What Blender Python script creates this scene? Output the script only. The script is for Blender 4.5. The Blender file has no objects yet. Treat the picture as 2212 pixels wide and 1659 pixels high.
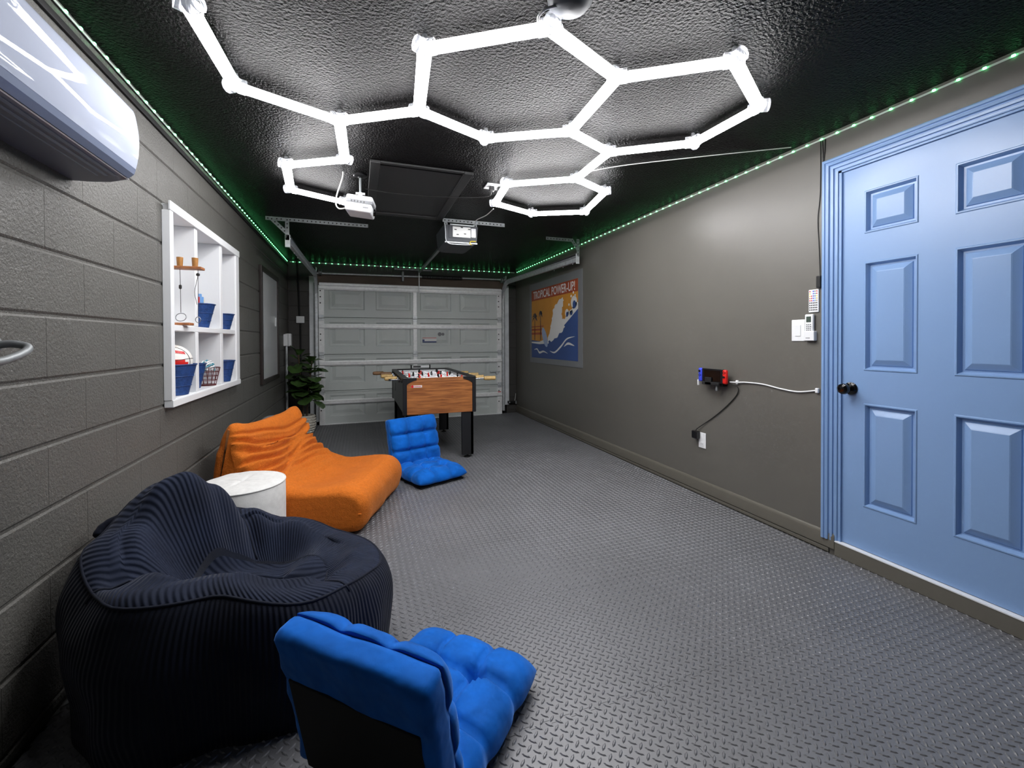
import bpy, bmesh, math, random
from mathutils import Vector, Matrix, noise

random.seed(7)
scene = bpy.context.scene
COL = scene.collection
PI = math.pi

# ------------------------------------------------------------------ camera
CAM_H = 1.1756
FPX, CYPX = 935.73, 745.95
YAW, PITCH, ROLL = 0.34, -0.0113, -0.0043
fw = Vector((math.sin(YAW) * math.cos(PITCH), math.cos(YAW) * math.cos(PITCH), math.sin(PITCH)))
rt = Vector((math.cos(YAW), -math.sin(YAW), 0))
up = rt.cross(fw)
rt2 = rt * math.cos(ROLL) + up * math.sin(ROLL)
up2 = -rt * math.sin(ROLL) + up * math.cos(ROLL)
cd = bpy.data.cameras.new('camera')
cam = bpy.data.objects.new('camera', cd)
COL.objects.link(cam)
m = Matrix.Identity(4)
for i in range(3):
    m[i][0], m[i][1], m[i][2] = rt2[i], up2[i], -fw[i]
m[2][3] = CAM_H
cam.matrix_world = m
cd.sensor_width = 36
cd.lens = FPX / 2212 * 36
cd.shift_y = (CYPX - 829.5) / 2212
cd.clip_start = 0.02
scene.camera = cam

# ------------------------------------------------------------------ world, exposure
wd = bpy.data.worlds.new('world')
scene.world = wd
wd.use_nodes = True
wd.node_tree.nodes['Background'].inputs[0].default_value = (0.02, 0.02, 0.022, 1)
wd.node_tree.nodes['Background'].inputs[1].default_value = 0.2
scene.view_settings.view_transform = 'Standard'
scene.view_settings.look = 'None'
scene.view_settings.gamma = 1
scene.view_settings.use_curve_mapping = False
scene.view_settings.exposure = 1.2
TUBE_STRENGTH = 22.0
LED_STRENGTH = 4.2
scene.cycles.max_bounces = 6
scene.cycles.use_light_tree = False
scene.cycles.adaptive_threshold = 0.03
scene.cycles.adaptive_min_samples = 16
scene.cycles.sample_clamp_indirect = 6

# ------------------------------------------------------------------ room measures
XL, XR = -0.922, 2.4416
YB, YF = 6.70, -1.3
ZC = 2.305
DOOR_Y = 6.60            # inner face of the garage door panels

# ------------------------------------------------------------------ materials
def srgb(r, g, b):
    def f(c):
        c /= 255.0
        return c / 12.92 if c <= 0.04045 else ((c + 0.055) / 1.055) ** 2.4
    return (f(r), f(g), f(b), 1.0)

def mat(name, col, rough=0.5, metal=0.0, spec=0.5, bump=None, var=None, emit=None, sheen=0.0, coat=0.0, alpha=None, trans=0.0):
    """bump = list of (scale, strength, distance, detail); var = (scale, amount) darkens/lightens with noise."""
    M = bpy.data.materials.new(name)
    M.use_nodes = True
    nt = M.node_tree
    N, L = nt.nodes, nt.links
    p = N['Principled BSDF']
    p.inputs['Base Color'].default_value = col
    p.inputs['Roughness'].default_value = rough
    p.inputs['Metallic'].default_value = metal
    p.inputs['Specular IOR Level'].default_value = spec
    if sheen:
        p.inputs['Sheen Weight'].default_value = sheen
        p.inputs['Sheen Roughness'].default_value = 0.4
        p.inputs['Sheen Tint'].default_value = (min(1, col[0] * 2 + .2), min(1, col[1] * 2 + .2), min(1, col[2] * 2 + .2), 1)
    if coat:
        p.inputs['Coat Weight'].default_value = coat
        p.inputs['Coat Roughness'].default_value = 0.02
    if trans:
        p.inputs['Transmission Weight'].default_value = trans
    if emit:
        p.inputs['Emission Color'].default_value = emit[0]
        p.inputs['Emission Strength'].default_value = emit[1]
    geo = None
    if bump or var:
        geo = N.new('ShaderNodeNewGeometry')
    if bump:
        prev = None
        for sc_, st_, di_, de_ in bump:
            n = N.new('ShaderNodeTexNoise')
            n.inputs['Scale'].default_value = sc_
            n.inputs['Detail'].default_value = de_
            L.new(geo.outputs['Position'], n.inputs['Vector'])
            b = N.new('ShaderNodeBump')
            b.inputs['Strength'].default_value = st_
            b.inputs['Distance'].default_value = di_
            L.new(n.outputs['Fac'], b.inputs['Height'])
            if prev:
                L.new(prev.outputs['Normal'], b.inputs['Normal'])
            prev = b
        L.new(prev.outputs['Normal'], p.inputs['Normal'])
    if var:
        n = N.new('ShaderNodeTexNoise')
        n.inputs['Scale'].default_value = var[0]
        n.inputs['Detail'].default_value = 4
        L.new(geo.outputs['Position'], n.inputs['Vector'])
        r = N.new('ShaderNodeValToRGB')
        a = var[1]
        r.color_ramp.elements[0].position = 0.3
        r.color_ramp.elements[1].position = 0.7
        r.color_ramp.elements[0].color = (col[0] * (1 - a), col[1] * (1 - a), col[2] * (1 - a), 1)
        r.color_ramp.elements[1].color = (min(1, col[0] * (1 + a)), min(1, col[1] * (1 + a)), min(1, col[2] * (1 + a)), 1)
        L.new(n.outputs['Fac'], r.inputs['Fac'])
        L.new(r.outputs['Color'], p.inputs['Base Color'])
    return M

def wave_bump(M, uvname, scale, strength, dist, axis='X', distort=0.0):
    nt = M.node_tree
    N, L = nt.nodes, nt.links
    p = N['Principled BSDF']
    uv = N.new('ShaderNodeUVMap'); uv.uv_map = uvname
    w = N.new('ShaderNodeTexWave')
    w.wave_type = 'BANDS'
    w.bands_direction = axis
    w.inputs['Scale'].default_value = scale
    w.inputs['Distortion'].default_value = distort
    w.inputs['Detail Scale'].default_value = 1.5
    L.new(uv.outputs['UV'], w.inputs['Vector'])
    b = N.new('ShaderNodeBump')
    b.inputs['Strength'].default_value = strength
    b.inputs['Distance'].default_value = dist
    L.new(w.outputs['Fac'], b.inputs['Height'])
    old = p.inputs['Normal'].links
    if old:
        L.new(old[0].from_socket, b.inputs['Normal'])
    L.new(b.outputs['Normal'], p.inputs['Normal'])
    return w

MT = {}
MT['block'] = mat('block_paint', srgb(92, 91, 87), 0.5, spec=0.5, bump=[(110, 0.9, 0.004, 4), (260, 0.5, 0.002, 2)], var=(3, 0.06))
MT['wall'] = mat('wall_paint', srgb(102, 100, 94), 0.38, spec=0.5, bump=[(9, 0.12, 0.01, 3), (160, 0.12, 0.001, 2)], var=(1.3, 0.05))
MT['base'] = mat('baseboard_paint', srgb(104, 101, 92), 0.35)
MT['pillar'] = mat('pillar_paint', srgb(62, 60, 58), 0.6, bump=[(70, 0.5, 0.004, 3)])
MT['ceil'] = mat('ceiling_paint', srgb(16, 15, 16), 0.42, spec=0.085, bump=[(85, 1.0, 0.013, 3), (2.2, 0.15, 0.05, 2)])
MT['hatch'] = mat('hatch_paint', srgb(37, 37, 38), 0.5, bump=[(40, 0.12, 0.004, 2)])
MT['mat'] = mat('foam_mat', srgb(101, 102, 106), 0.43, spec=1.0, bump=[(420, 0.12, 0.001, 2)], var=(2.0, 0.10))
MT['slab'] = mat('concrete_slab', srgb(52, 52, 52), 0.8)
MT['white'] = mat('white_paint', srgb(236, 238, 240), 0.4, bump=[(28, 0.15, 0.003, 3)])
MT['whitepl'] = mat('white_plastic', srgb(238, 240, 242), 0.25)
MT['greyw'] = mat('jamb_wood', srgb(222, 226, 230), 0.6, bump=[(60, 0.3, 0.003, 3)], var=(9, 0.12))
MT['header'] = mat('header_wood', srgb(92, 78, 68), 0.7, var=(6, 0.15))
MT['door'] = mat('blue_door_paint', srgb(130, 163, 208), 0.30, spec=0.5, bump=[(5, 0.08, 0.01, 2), (180, 0.06, 0.001, 2)])
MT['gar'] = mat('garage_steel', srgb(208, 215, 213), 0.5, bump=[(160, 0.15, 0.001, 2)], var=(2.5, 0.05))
MT['galv'] = mat('galvanised', srgb(206, 211, 214), 0.42, metal=0.35, var=(30, 0.16))
MT['galvd'] = mat('galvanised_dull', srgb(132, 136, 138), 0.45, metal=0.4, var=(24, 0.2))
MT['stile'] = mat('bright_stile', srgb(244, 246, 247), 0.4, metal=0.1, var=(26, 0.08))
MT['hole'] = mat('dark_hole', srgb(14, 14, 15), 0.8)
MT['black'] = mat('black_plastic', srgb(20, 20, 22), 0.35)
MT['blackm'] = mat('black_matt', srgb(17, 17, 19), 0.75)
MT['legblk'] = mat('black_laminate', srgb(27, 28, 31), 0.4)
MT['gloss'] = mat('gloss_black', srgb(10, 10, 11), 0.12)
MT['chrome'] = mat('chrome', srgb(225, 227, 230), 0.15, metal=1.0)
MT['handle'] = mat('beech_handle', srgb(206, 172, 112), 0.45, var=(60, 0.15))
MT['handled'] = mat('walnut_handle', srgb(140, 104, 72), 0.5, var=(60, 0.15))
MT['red'] = mat('red_plastic', srgb(214, 36, 30), 0.35)
MT['redp'] = mat('red_print', srgb(205, 40, 44), 0.4)
MT['bluep'] = mat('blue_plastic', srgb(62, 78, 220), 0.35)
MT['acw'] = mat('ac_gloss_white', srgb(192, 200, 218), 0.6, spec=0.0, coat=1.0)
MT['acg'] = mat('ac_grey_vane', srgb(122, 132, 156), 0.22, coat=0.3)
MT['acd'] = mat('ac_dark_vent', srgb(104, 108, 122), 0.4)
MT['vel'] = mat('blue_velvet', srgb(6, 96, 190), 0.75, spec=0.15, sheen=0.8, bump=[(13, 0.45, 0.02, 2), (300, 0.12, 0.001, 2)], var=(9, 0.24))
MT['lining'] = mat('black_lining', srgb(16, 16, 18), 0.85)
MT['orange'] = mat('orange_plush', srgb(200, 108, 36), 0.9, spec=0.15, sheen=0.3, bump=[(150, 0.6, 0.005, 4), (34, 0.35, 0.008, 3)], var=(70, 0.10))
MT['pouf'] = mat('pouf_fabric', srgb(226, 226, 224), 0.9, bump=[(240, 0.35, 0.002, 2), (16, 0.25, 0.008, 2)], var=(40, 0.06))
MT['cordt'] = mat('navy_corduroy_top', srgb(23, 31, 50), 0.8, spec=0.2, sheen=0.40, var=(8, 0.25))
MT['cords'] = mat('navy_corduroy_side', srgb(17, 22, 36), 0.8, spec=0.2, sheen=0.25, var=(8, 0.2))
MT['navy'] = mat('navy_basket', srgb(34, 66, 122), 0.45, bump=[(120, 0.5, 0.003, 2)], var=(60, 0.25))
MT['wood'] = mat('light_brown_wood', srgb(164, 104, 62), 0.5, var=(40, 0.2))
MT['woodcup'] = mat('amber_wood', srgb(168, 116, 54), 0.45, var=(40, 0.15))
MT['string'] = mat('dark_string', srgb(40, 38, 36), 0.8)
MT['steel'] = mat('steel_ring', srgb(150, 152, 156), 0.3, metal=0.9)
MT['ball'] = mat('white_ball', srgb(236, 232, 226), 0.5, bump=[(300, 0.3, 0.001, 1)])
MT['maroon'] = mat('maroon_wire', srgb(92, 26, 28), 0.4)
MT['yellow'] = mat('yellow_card', srgb(236, 206, 40), 0.5)
MT['skyb'] = mat('pale_blue_card', srgb(120, 170, 226), 0.5)
MT['cyan'] = mat('teal_plastic', srgb(70, 150, 170), 0.5)
MT['tan'] = mat('tan_wooden', srgb(196, 150, 100), 0.6)
MT['board'] = mat('gloss_whiteboard', srgb(228, 232, 234), 0.12, spec=0.6, bump=[(8, 0.06, 0.006, 3)])
MT['frame'] = mat('espresso_frame', srgb(38, 30, 27), 0.45)
MT['leaf'] = mat('fig_leaf', srgb(62, 90, 44), 0.4, var=(14, 0.35))
MT['trunk'] = mat('fig_trunk', srgb(70, 58, 44), 0.8)
MT['pot'] = mat('woven_pot', srgb(206, 202, 192), 0.8, var=(60, 0.25))
MT['soil'] = mat('dark_soil', srgb(28, 24, 20), 0.9)
MT['greycloth'] = mat('grey_cloth', srgb(150, 156, 164), 0.8, bump=[(40, 0.3, 0.006, 3)])
MT['wire'] = mat('thin_white_wire', srgb(210, 210, 208), 0.5)
MT['wireb'] = mat('thin_black_wire', srgb(28, 28, 28), 0.6)
MT['clear'] = mat('clear_connector', srgb(236, 238, 242), 0.12, trans=0.75)
MT['tube'] = mat('lit_tube', (1, 1, 1, 1), 0.3, emit=((1.0, 0.985, 0.99, 1), TUBE_STRENGTH))
MT['led'] = mat('green_led', (0.1, 0.9, 0.3, 1), 0.3, emit=((0.13, 1.0, 0.30, 1), LED_STRENGTH))
MT['tape'] = mat('led_tape', srgb(214, 224, 216), 0.35)
MT['foil'] = mat('opener_board', srgb(236, 238, 236), 0.35)
MT['opg'] = mat('opener_grey', srgb(60, 64, 70), 0.55)
MT['paper'] = mat('sticker_paper', srgb(226, 228, 228), 0.5)
MT['inkb'] = mat('sticker_blue', srgb(44, 62, 120), 0.5)
MT['inkg'] = mat('grey_ink', srgb(120, 122, 126), 0.5)
MT['screen'] = mat('lcd_screen', srgb(70, 84, 76), 0.25)
MT['pp'] = mat('projection_border', srgb(118, 121, 124), 0.45)  # projector's grey black level, painted as the border colour
MT['por'] = mat('projection_orange', srgb(206, 142, 48), 0.55, var=(2.2, 0.12))
MT['prd'] = mat('projection_red', srgb(166, 74, 40), 0.55)
MT['pbl'] = mat('projection_blue', srgb(52, 80, 138), 0.55)
MT['pwh'] = mat('projection_white', srgb(226, 226, 224), 0.55)
MT['pdk'] = mat('projection_dark', srgb(52, 50, 66), 0.55)
MT['plb'] = mat('projection_pale_blue', srgb(160, 176, 206), 0.55)
MT['field'] = mat('play_field', srgb(228, 230, 228), 0.4)
MT['sidep'] = mat('grey_side_panel', srgb(58, 60, 61), 0.45)

def wood_panel():
    M = mat('foosball_wood', srgb(176, 104, 46), 0.42)
    nt = M.node_tree; N, L = nt.nodes, nt.links
    tc = N.new('ShaderNodeTexCoord'); mp = N.new('ShaderNodeMapping')
    mp.inputs['Scale'].default_value = (3.0, 3.0, 42.0)
    n = N.new('ShaderNodeTexNoise'); n.inputs['Scale'].default_value = 1.6; n.inputs['Detail'].default_value = 6
    n.inputs['Distortion'].default_value = 0.6
    r = N.new('ShaderNodeValToRGB')
    r.color_ramp.elements[0].position = 0.35; r.color_ramp.elements[0].color = srgb(132, 78, 40)
    r.color_ramp.elements[1].position = 0.65; r.color_ramp.elements[1].color = srgb(180, 116, 62)
    L.new(tc.outputs['Object'], mp.inputs['Vector']); L.new(mp.outputs['Vector'], n.inputs['Vector'])
    L.new(n.outputs['Fac'], r.inputs['Fac']); L.new(r.outputs['Color'], N['Principled BSDF'].inputs['Base Color'])
    return M
MT['fwood'] = wood_panel()
wave_bump(MT['cordt'], 'rib', 1.0, 0.75, 0.004, 'X', 0.0)
wave_bump(MT['cords'], 'rib', 1.0, 0.75, 0.004, 'X', 0.0)

# ------------------------------------------------------------------ mesh helpers
ROOT = {}          # object -> world matrix of the frame its mesh is written in

class MB:
    def __init__(s):
        s.v, s.f, s.mi, s.uv = [], [], [], {}
        s.cur = 0
    def add(s, vs, fs):
        o = len(s.v)
        s.v += [tuple(p) for p in vs]
        for f in fs:
            s.f.append(tuple(i + o for i in f)); s.mi.append(s.cur)
        return o
    def box(s, a, b):
        x0, y0, z0 = a; x1, y1, z1 = b
        s.add([(x0, y0, z0), (x1, y0, z0), (x1, y1, z0), (x0, y1, z0), (x0, y0, z1), (x1, y0, z1), (x1, y1, z1), (x0, y1, z1)],
              [(0, 3, 2, 1), (4, 5, 6, 7), (0, 1, 5, 4), (1, 2, 6, 5), (2, 3, 7, 6), (3, 0, 4, 7)])
        return s
    def rbox(s, a, b, r=0.004, seg=2):
        bm = bmesh.new()
        bmesh.ops.create_cube(bm, size=1)
        c = [(a[i] + b[i]) / 2 for i in range(3)]; d = [abs(b[i] - a[i]) for i in range(3)]
        for v in bm.verts:
            v.co = Vector((c[i] + v.co[i] * d[i] for i in range(3)))
        bmesh.ops.bevel(bm, geom=bm.edges[:], offset=min(r, min(d) * 0.49), segments=seg, profile=0.5, affect='EDGES')
        s.bm(bm); bm.free()
        return s
    def bm(s, bm, M=None):
        bm.verts.index_update()
        s.add([(M @ v.co if M else v.co) for v in bm.verts], [[v.index for v in f.verts] for f in bm.faces])
        return s
    def cyl(s, p0, p1, r0, r1=None, n=12, caps=True):
        r1 = r0 if r1 is None else r1
        p0, p1 = Vector(p0), Vector(p1)
        d = (p1 - p0).normalized()
        a = d.orthogonal().normalized(); b = d.cross(a)
        vs = []
        for p, r in ((p0, r0), (p1, r1)):
            for i in range(n):
                t = 2 * PI * i / n
                vs.append(p + (a * math.cos(t) + b * math.sin(t)) * r)
        fs = [(i, (i + 1) % n, n + (i + 1) % n, n + i) for i in range(n)]
        if caps:
            fs += [tuple(range(n - 1, -1, -1)), tuple(range(n, 2 * n))]
        s.add(vs, fs)
        return s
    def tube(s, pts, r, n=8, closed=False, caps=True):
        pts = [Vector(p) for p in pts]
        k = len(pts)
        vs = []
        prev = None
        for i, p in enumerate(pts):
            if closed:
                t = pts[(i + 1) % k] - pts[i - 1]
            else:
                t = pts[min(i + 1, k - 1)] - pts[max(i - 1, 0)]
            t.normalize()
            if prev is None:
                a = t.orthogonal().normalized()
            else:
                a = (prev - t * prev.dot(t)).normalized()
            prev = a
            b = t.cross(a)
            rr = r[i] if isinstance(r, (list, tuple)) else r
            for j in range(n):
                q = 2 * PI * j / n
                vs.append(p + (a * math.cos(q) + b * math.sin(q)) * rr)
        fs = []
        for i in range(k if closed else k - 1):
            i2 = (i + 1) % k
            for j in range(n):
                fs.append((i * n + j, i * n + (j + 1) % n, i2 * n + (j + 1) % n, i2 * n + j))
        if not closed and caps:
            fs += [tuple(range(n - 1, -1, -1)), tuple(range((k - 1) * n, k * n))]
        s.add(vs, fs)
        return s
    def lathe(s, prof, c=(0, 0, 0), n=24, axis='z'):
        vs, fs = [], []
        for r, z in prof:
            for j in range(n):
                t = 2 * PI * j / n
                q = (r * math.cos(t), r * math.sin(t), z)
                if axis == 'x': q = (z, q[0], q[1])
                if axis == 'y': q = (q[0], z, q[1])
                vs.append((c[0] + q[0], c[1] + q[1], c[2] + q[2]))
        for i in range(len(prof) - 1):
            for j in range(n):
                fs.append((i * n + j, i * n + (j + 1) % n, (i + 1) * n + (j + 1) % n, (i + 1) * n + j))
        if prof[0][0] > 1e-6: fs.append(tuple(range(n - 1, -1, -1)))
        if prof[-1][0] > 1e-6: fs.append(tuple(range((len(prof) - 1) * n, len(prof) * n)))
        s.add(vs, fs)
        return s
    def prism(s, poly, axis, a, b):
        """extrude a 2D polygon along axis from a to b (poly in the two other axes, in xyz order)"""
        def P(p, h):
            if axis == 'x': return (h, p[0], p[1])
            if axis == 'y': return (p[0], h, p[1])
            return (p[0], p[1], h)
        n = len(poly)
        vs = [P(p, a) for p in poly] + [P(p, b) for p in poly]
        fs = [tuple(range(n)), tuple(range(2 * n - 1, n - 1, -1))]
        fs += [(i, n + i, n + (i + 1) % n, (i + 1) % n) for i in range(n)]
        s.add(vs, fs)
        return s
    def grid(s, fn, nu, nv, closeu=False):
        vs = [fn(i / (nu if closeu else nu - 1), j / (nv - 1)) for i in range(nu) for j in range(nv)]
        fs = []
        for i in range(nu if closeu else nu - 1):
            for j in range(nv - 1):
                i2 = (i + 1) % nu
                fs.append((i * nv + j, i2 * nv + j, i2 * nv + j + 1, i * nv + j + 1))
        s.add(vs, fs)
        return s
    def mesh(s, name, mats, smooth=False, fix=True, inv=None):
        me = bpy.data.meshes.new(name)
        vs = [inv @ Vector(p) for p in s.v] if inv else s.v
        me.from_pydata([tuple(p) for p in vs], [], s.f)
        if not isinstance(mats, (list, tuple)): mats = [mats]
        for k in mats: me.materials.append(MT[k])
        if len(mats) > 1:
            me.polygons.foreach_set('material_index', s.mi)
        if fix:
            bm = bmesh.new(); bm.from_mesh(me)
            bmesh.ops.recalc_face_normals(bm, faces=bm.faces[:])
            bm.to_mesh(me); bm.free()
        if smooth:
            me.polygons.foreach_set('use_smooth', [True] * len(me.polygons))
            if smooth != 'all':
                try:
                    me.set_sharp_from_angle(angle=math.radians(smooth if smooth is not True else 40))
                except Exception:
                    pass
        me.update()
        return me
    def build(s, name, mats, parent=None, smooth=False, local=False, fix=True):
        inv = None
        if parent is not None and not local:
            inv = ROOT[parent].inverted()
        me = s.mesh(name, mats, smooth, fix, inv)
        return place(name, me, parent)

def place(name, me, parent=None):
    o = bpy.data.objects.new(name, me)
    COL.objects.link(o)
    if parent is not None:
        o.parent = parent
        ROOT[o] = ROOT[parent]
    else:
        ROOT[o] = Matrix.Identity(4)
    return o

def tag(o, label, cat, group=None):
    o['label'] = label; o['category'] = cat
    if group: o['group'] = group
    return o

def thing(name, label, cat, loc, rz=0.0, group=None):
    o = bpy.data.objects.new(name, None)
    COL.objects.link(o)
    o.location = loc; o.rotation_euler = (0, 0, rz)
    o.empty_display_size = 0.1
    ROOT[o] = Matrix.Translation(loc) @ Matrix.Rotation(rz, 4, 'Z')
    return tag(o, label, cat, group)

def struct(o, label=None, cat=None):
    o['kind'] = 'structure'
    if label: o['label'] = label
    if cat: o['category'] = cat
    return o

def cr(pts, n=6, closed=False):
    """Catmull-Rom through points"""
    pts = [Vector(p) for p in pts]
    k = len(pts); out = []
    rng = range(k if closed else k - 1)
    for i in rng:
        p0 = pts[i - 1] if (closed or i > 0) else pts[0]
        p1 = pts[i]; p2 = pts[(i + 1) % k]
        p3 = pts[(i + 2) % k] if (closed or i + 2 < k) else pts[-1]
        for j in range(n):
            t = j / n
            out.append(0.5 * ((2 * p1) + (p2 - p0) * t + (2 * p0 - 5 * p1 + 4 * p2 - p3) * t * t + (3 * p1 - p0 - 3 * p2 + p3) * t ** 3))
    if not closed: out.append(pts[-1])
    return out

def nz(x, y=0.0, z=0.0):
    return noise.noise(Vector((x, y, z)))

def text_mesh(txt, size, name, key, extrude=0.0004, sx=1.0):
    cu = bpy.data.curves.new(name, 'FONT')
    cu.body = txt; cu.size = size; cu.extrude = extrude; cu.align_x = 'CENTER'; cu.align_y = 'CENTER'
    cu.resolution_u = 3
    cu.offset = size * 0.012
    ob = bpy.data.objects.new(name, cu)
    COL.objects.link(ob)
    dg = bpy.context.evaluated_depsgraph_get()
    me = bpy.data.meshes.new_from_object(ob.evaluated_get(dg))
    bpy.data.objects.remove(ob); bpy.data.curves.remove(cu)
    me.materials.clear(); me.materials.append(MT[key])
    for v in me.vertices: v.co.x *= sx
    return me

# ================================================================== STRUCTURE
# ---- floor slab and interlocking foam mats
floor = struct(MB().box((XL - .15, YF - .1, -0.10), (XR + .15, YB + .25, -0.012)).build('floor', 'slab'), 'dark concrete floor covered with interlocking diamond plate foam mats', 'floor')
PITCHM = 0.034; NM = 18; MW = PITCHM * NM
def mat_mesh(cx0=None, cx1=None, cy1=None, tag_=''):
    mb = MB()
    # outline with interlocking teeth; opposite edges share the same curve
    def edge(t):                       # offset of the edge curve at t in 0..1
        k = (t * 9) % 1.0
        if t < 0.03 or t > 0.97: return 0.0
        return 0.006 if k < 0.5 else -0.006
    ts = []
    for i in range(9):
        for k in (0.02, 0.48, 0.52, 0.98):
            ts.append((i + k) / 9)
    g = 0.0006
    pts = [(t * MW, edge(t) + g) for t in ts]
    pts += [(MW - g + edge(t), t * MW) for t in ts]
    pts += [(t * MW, MW - g + edge(t)) for t in reversed(ts)]
    pts += [(g + edge(t), t * MW) for t in reversed(ts)]
    mb.prism(pts, 'z', -0.0118, 0.0)
    for i in range(NM):
        for j in range(NM):
            for k in range(2):
                cx = (i + 0.25 + 0.5 * k) * PITCHM; cy = (j + 0.25 + 0.5 * k) * PITCHM
                a = PI / 4 if k == 0 else -PI / 4
                ca, sa = math.cos(a), math.sin(a)
                base = [(-.0145, 0), (-.006, -.0043), (.006, -.0043), (.0145, 0), (.006, .0043), (-.006, .0043)]
                vs = [(cx + x * ca - y * sa, cy + x * sa + y * ca, 0) for x, y in base]
                vs += [(cx + x * .62 * ca - y * .42 * sa, cy + x * .62 * sa + y * .42 * ca, 0.0027) for x, y in base]
                mb.add(vs, [(q, (q + 1) % 6, 6 + (q + 1) % 6, 6 + q) for q in range(6)] + [(6, 7, 8, 9, 10, 11)])
    me = mb.mesh('mat' + tag_, 'mat', fix=True)
    if cx1 is not None or cy1 is not None or cx0 is not None:
        bm = bmesh.new(); bm.from_mesh(me)
        for co, no in ((cx1, (1, 0, 0)), (cy1, (0, 1, 0)), (cx0, (-1, 0, 0))):
            if co is None: continue
            pc = (co, 0, 0) if no[0] else (0, co, 0)
            r = bmesh.ops.bisect_plane(bm, geom=bm.verts[:] + bm.edges[:] + bm.faces[:], plane_co=pc, plane_no=no, clear_outer=True)
        bm.to_mesh(me); bm.free()
    return me
MX0 = XL + 0.008
MY0 = 1.82 - 4 * MW
NCOL = int(math.ceil((XR - MX0) / MW)); NROW = int(math.ceil((YB - 0.06 - MY0) / MW))
cxr = XR - 0.016 - (MX0 + (NCOL - 1) * MW); cyb = YB - 0.06 - (MY0 + (NROW - 1) * MW)
mvar = {}
for i in range(NCOL):
    for j in range(NROW):
        key = (i == 0, i == NCOL - 1, j == NROW - 1)
        if key not in mvar:
            mvar[key] = mat_mesh(0.0 if key[0] else None, cxr if key[1] else None, cyb if key[2] else None)
        o = place('mat', mvar[key], floor)
        o.location = (MX0 + i * MW, MY0 + j * MW, 0)

# ---- ceiling
ceiling = struct(MB().box((XL - .15, YF - .1, ZC), (XR + .15, YB + .25, ZC + .1)).build('ceiling', 'ceil'), 'black textured ceiling', 'ceiling')

# ---- left wall of painted blocks, with a niche for the cubby shelf
NY0, NY1, NZ0, NZ1 = 2.650, 3.955, 0.855, 1.871
wl = MB()
bx = XL - 0.006
wl.box((bx - .2, YF - .1, -.1), (bx, NY0, ZC + .1))
wl.box((bx - .2, NY1, -.1), (bx, YB + .25, ZC + .1))
wl.box((bx - .2, NY0, -.1), (bx, NY1, NZ0))
wl.box((bx - .2, NY0, NZ1), (bx, NY1, ZC + .1))
wl.box((bx - .26, NY0 - .05, NZ0 - .05), (bx - .2, NY1 + .05, NZ1 + .05))
wall_left = struct(wl.build('wall_left', 'block'), 'grey painted concrete block wall', 'wall')
CH = 0.2032; ZE = CAM_H + 0.0861; Y0J = 1.765; BL = 0.4064
def block_mesh(ly, lz):
    gy, gz, cy, cz = 0.0002, 0.0042, 0.0005, 0.0065
    y0, y1, z0, z1 = gy, ly - gy, gz, lz - gz
    v = [(-.010, y0, z0), (-.010, y1, z0), (-.010, y1, z1), (-.010, y0, z1),
         (-.0048, y0, z0), (-.0048, y1, z0), (-.0048, y1, z1), (-.0048, y0, z1),
         (0, y0 + cy, z0 + cz), (0, y1 - cy, z0 + cz), (0, y1 - cy, z1 - cz), (0, y0 + cy, z1 - cz)]
    f = [(8, 9, 10, 11)]
    for q in range(4):
        r = (q + 1) % 4
        f += [(q, r, 4 + r, 4 + q), (4 + q, 4 + r, 8 + r, 8 + q)]
    mb = MB(); mb.add(v, f)
    return mb.mesh('block', 'block')
bcache = {}
def put_block(y0, y1, z0, z1):
    if y1 - y0 < 0.012 or z1 - z0 < 0.012: return
    k = (round(y1 - y0, 4), round(z1 - z0, 4))
    if k not in bcache: bcache[k] = block_mesh(y1 - y0, z1 - z0)
    o = place('block', bcache[k], wall_left)
    o.location = (XL, y0, z0)
for kz in range(-7, 6):
    z0 = ZE + kz * CH; z1 = z0 + CH
    z0 = max(z0, 0.001); z1 = min(z1, ZC - 0.001)
    if z1 - z0 < 0.012: continue
    off = 0 if kz % 2 else 0.5
    n0 = -3
    for ny in range(n0, 14):
        y0 = Y0J + (ny + off) * BL; y1 = min(y0 + BL, YB)
        if y0 > YB - .02 or y1 < 0.75: continue
        mid = (z0 + z1) / 2
        if NZ0 < mid < NZ1 and y1 > NY0 and y0 < NY1:
            put_block(y0, min(y1, NY0), z0, z1) if y0 < NY0 else None
            put_block(max(y0, NY1), y1, z0, z1) if y1 > NY1 else None
        else:
            put_block(y0, y1, z0, z1)

# ---- right wall with door opening
DY0, DY1, DZ0, DZ1 = 0.702, 1.619, 0.083, 2.066      # door leaf
wr = MB()
wr.box((XR, YF - .1, -.1), (XR + .12, DY0 - .02, ZC + .1))
wr.box((XR, DY1 + .02, -.1), (XR + .12, YB + .25, ZC + .1))
wr.box((XR, DY0 - .02, DZ1 + .02), (XR + .12, DY1 + .02, ZC + .1))
wr.box((XR, DY0 - .02, -.1), (XR + .12, DY1 + .02, DZ0 - .004))
wr.box((XR + .10, DY0 - .05, -.1), (XR + .14, DY1 + .05, ZC))
struct(wr.build('wall_right', 'wall'), 'smooth grey painted wall', 'wall')
struct(MB().box((XL - .2, YF - .1, -.1), (XR + .2, YF, ZC + .1)).build('wall_front', 'wall'), 'grey wall behind the camera', 'wall')

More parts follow.
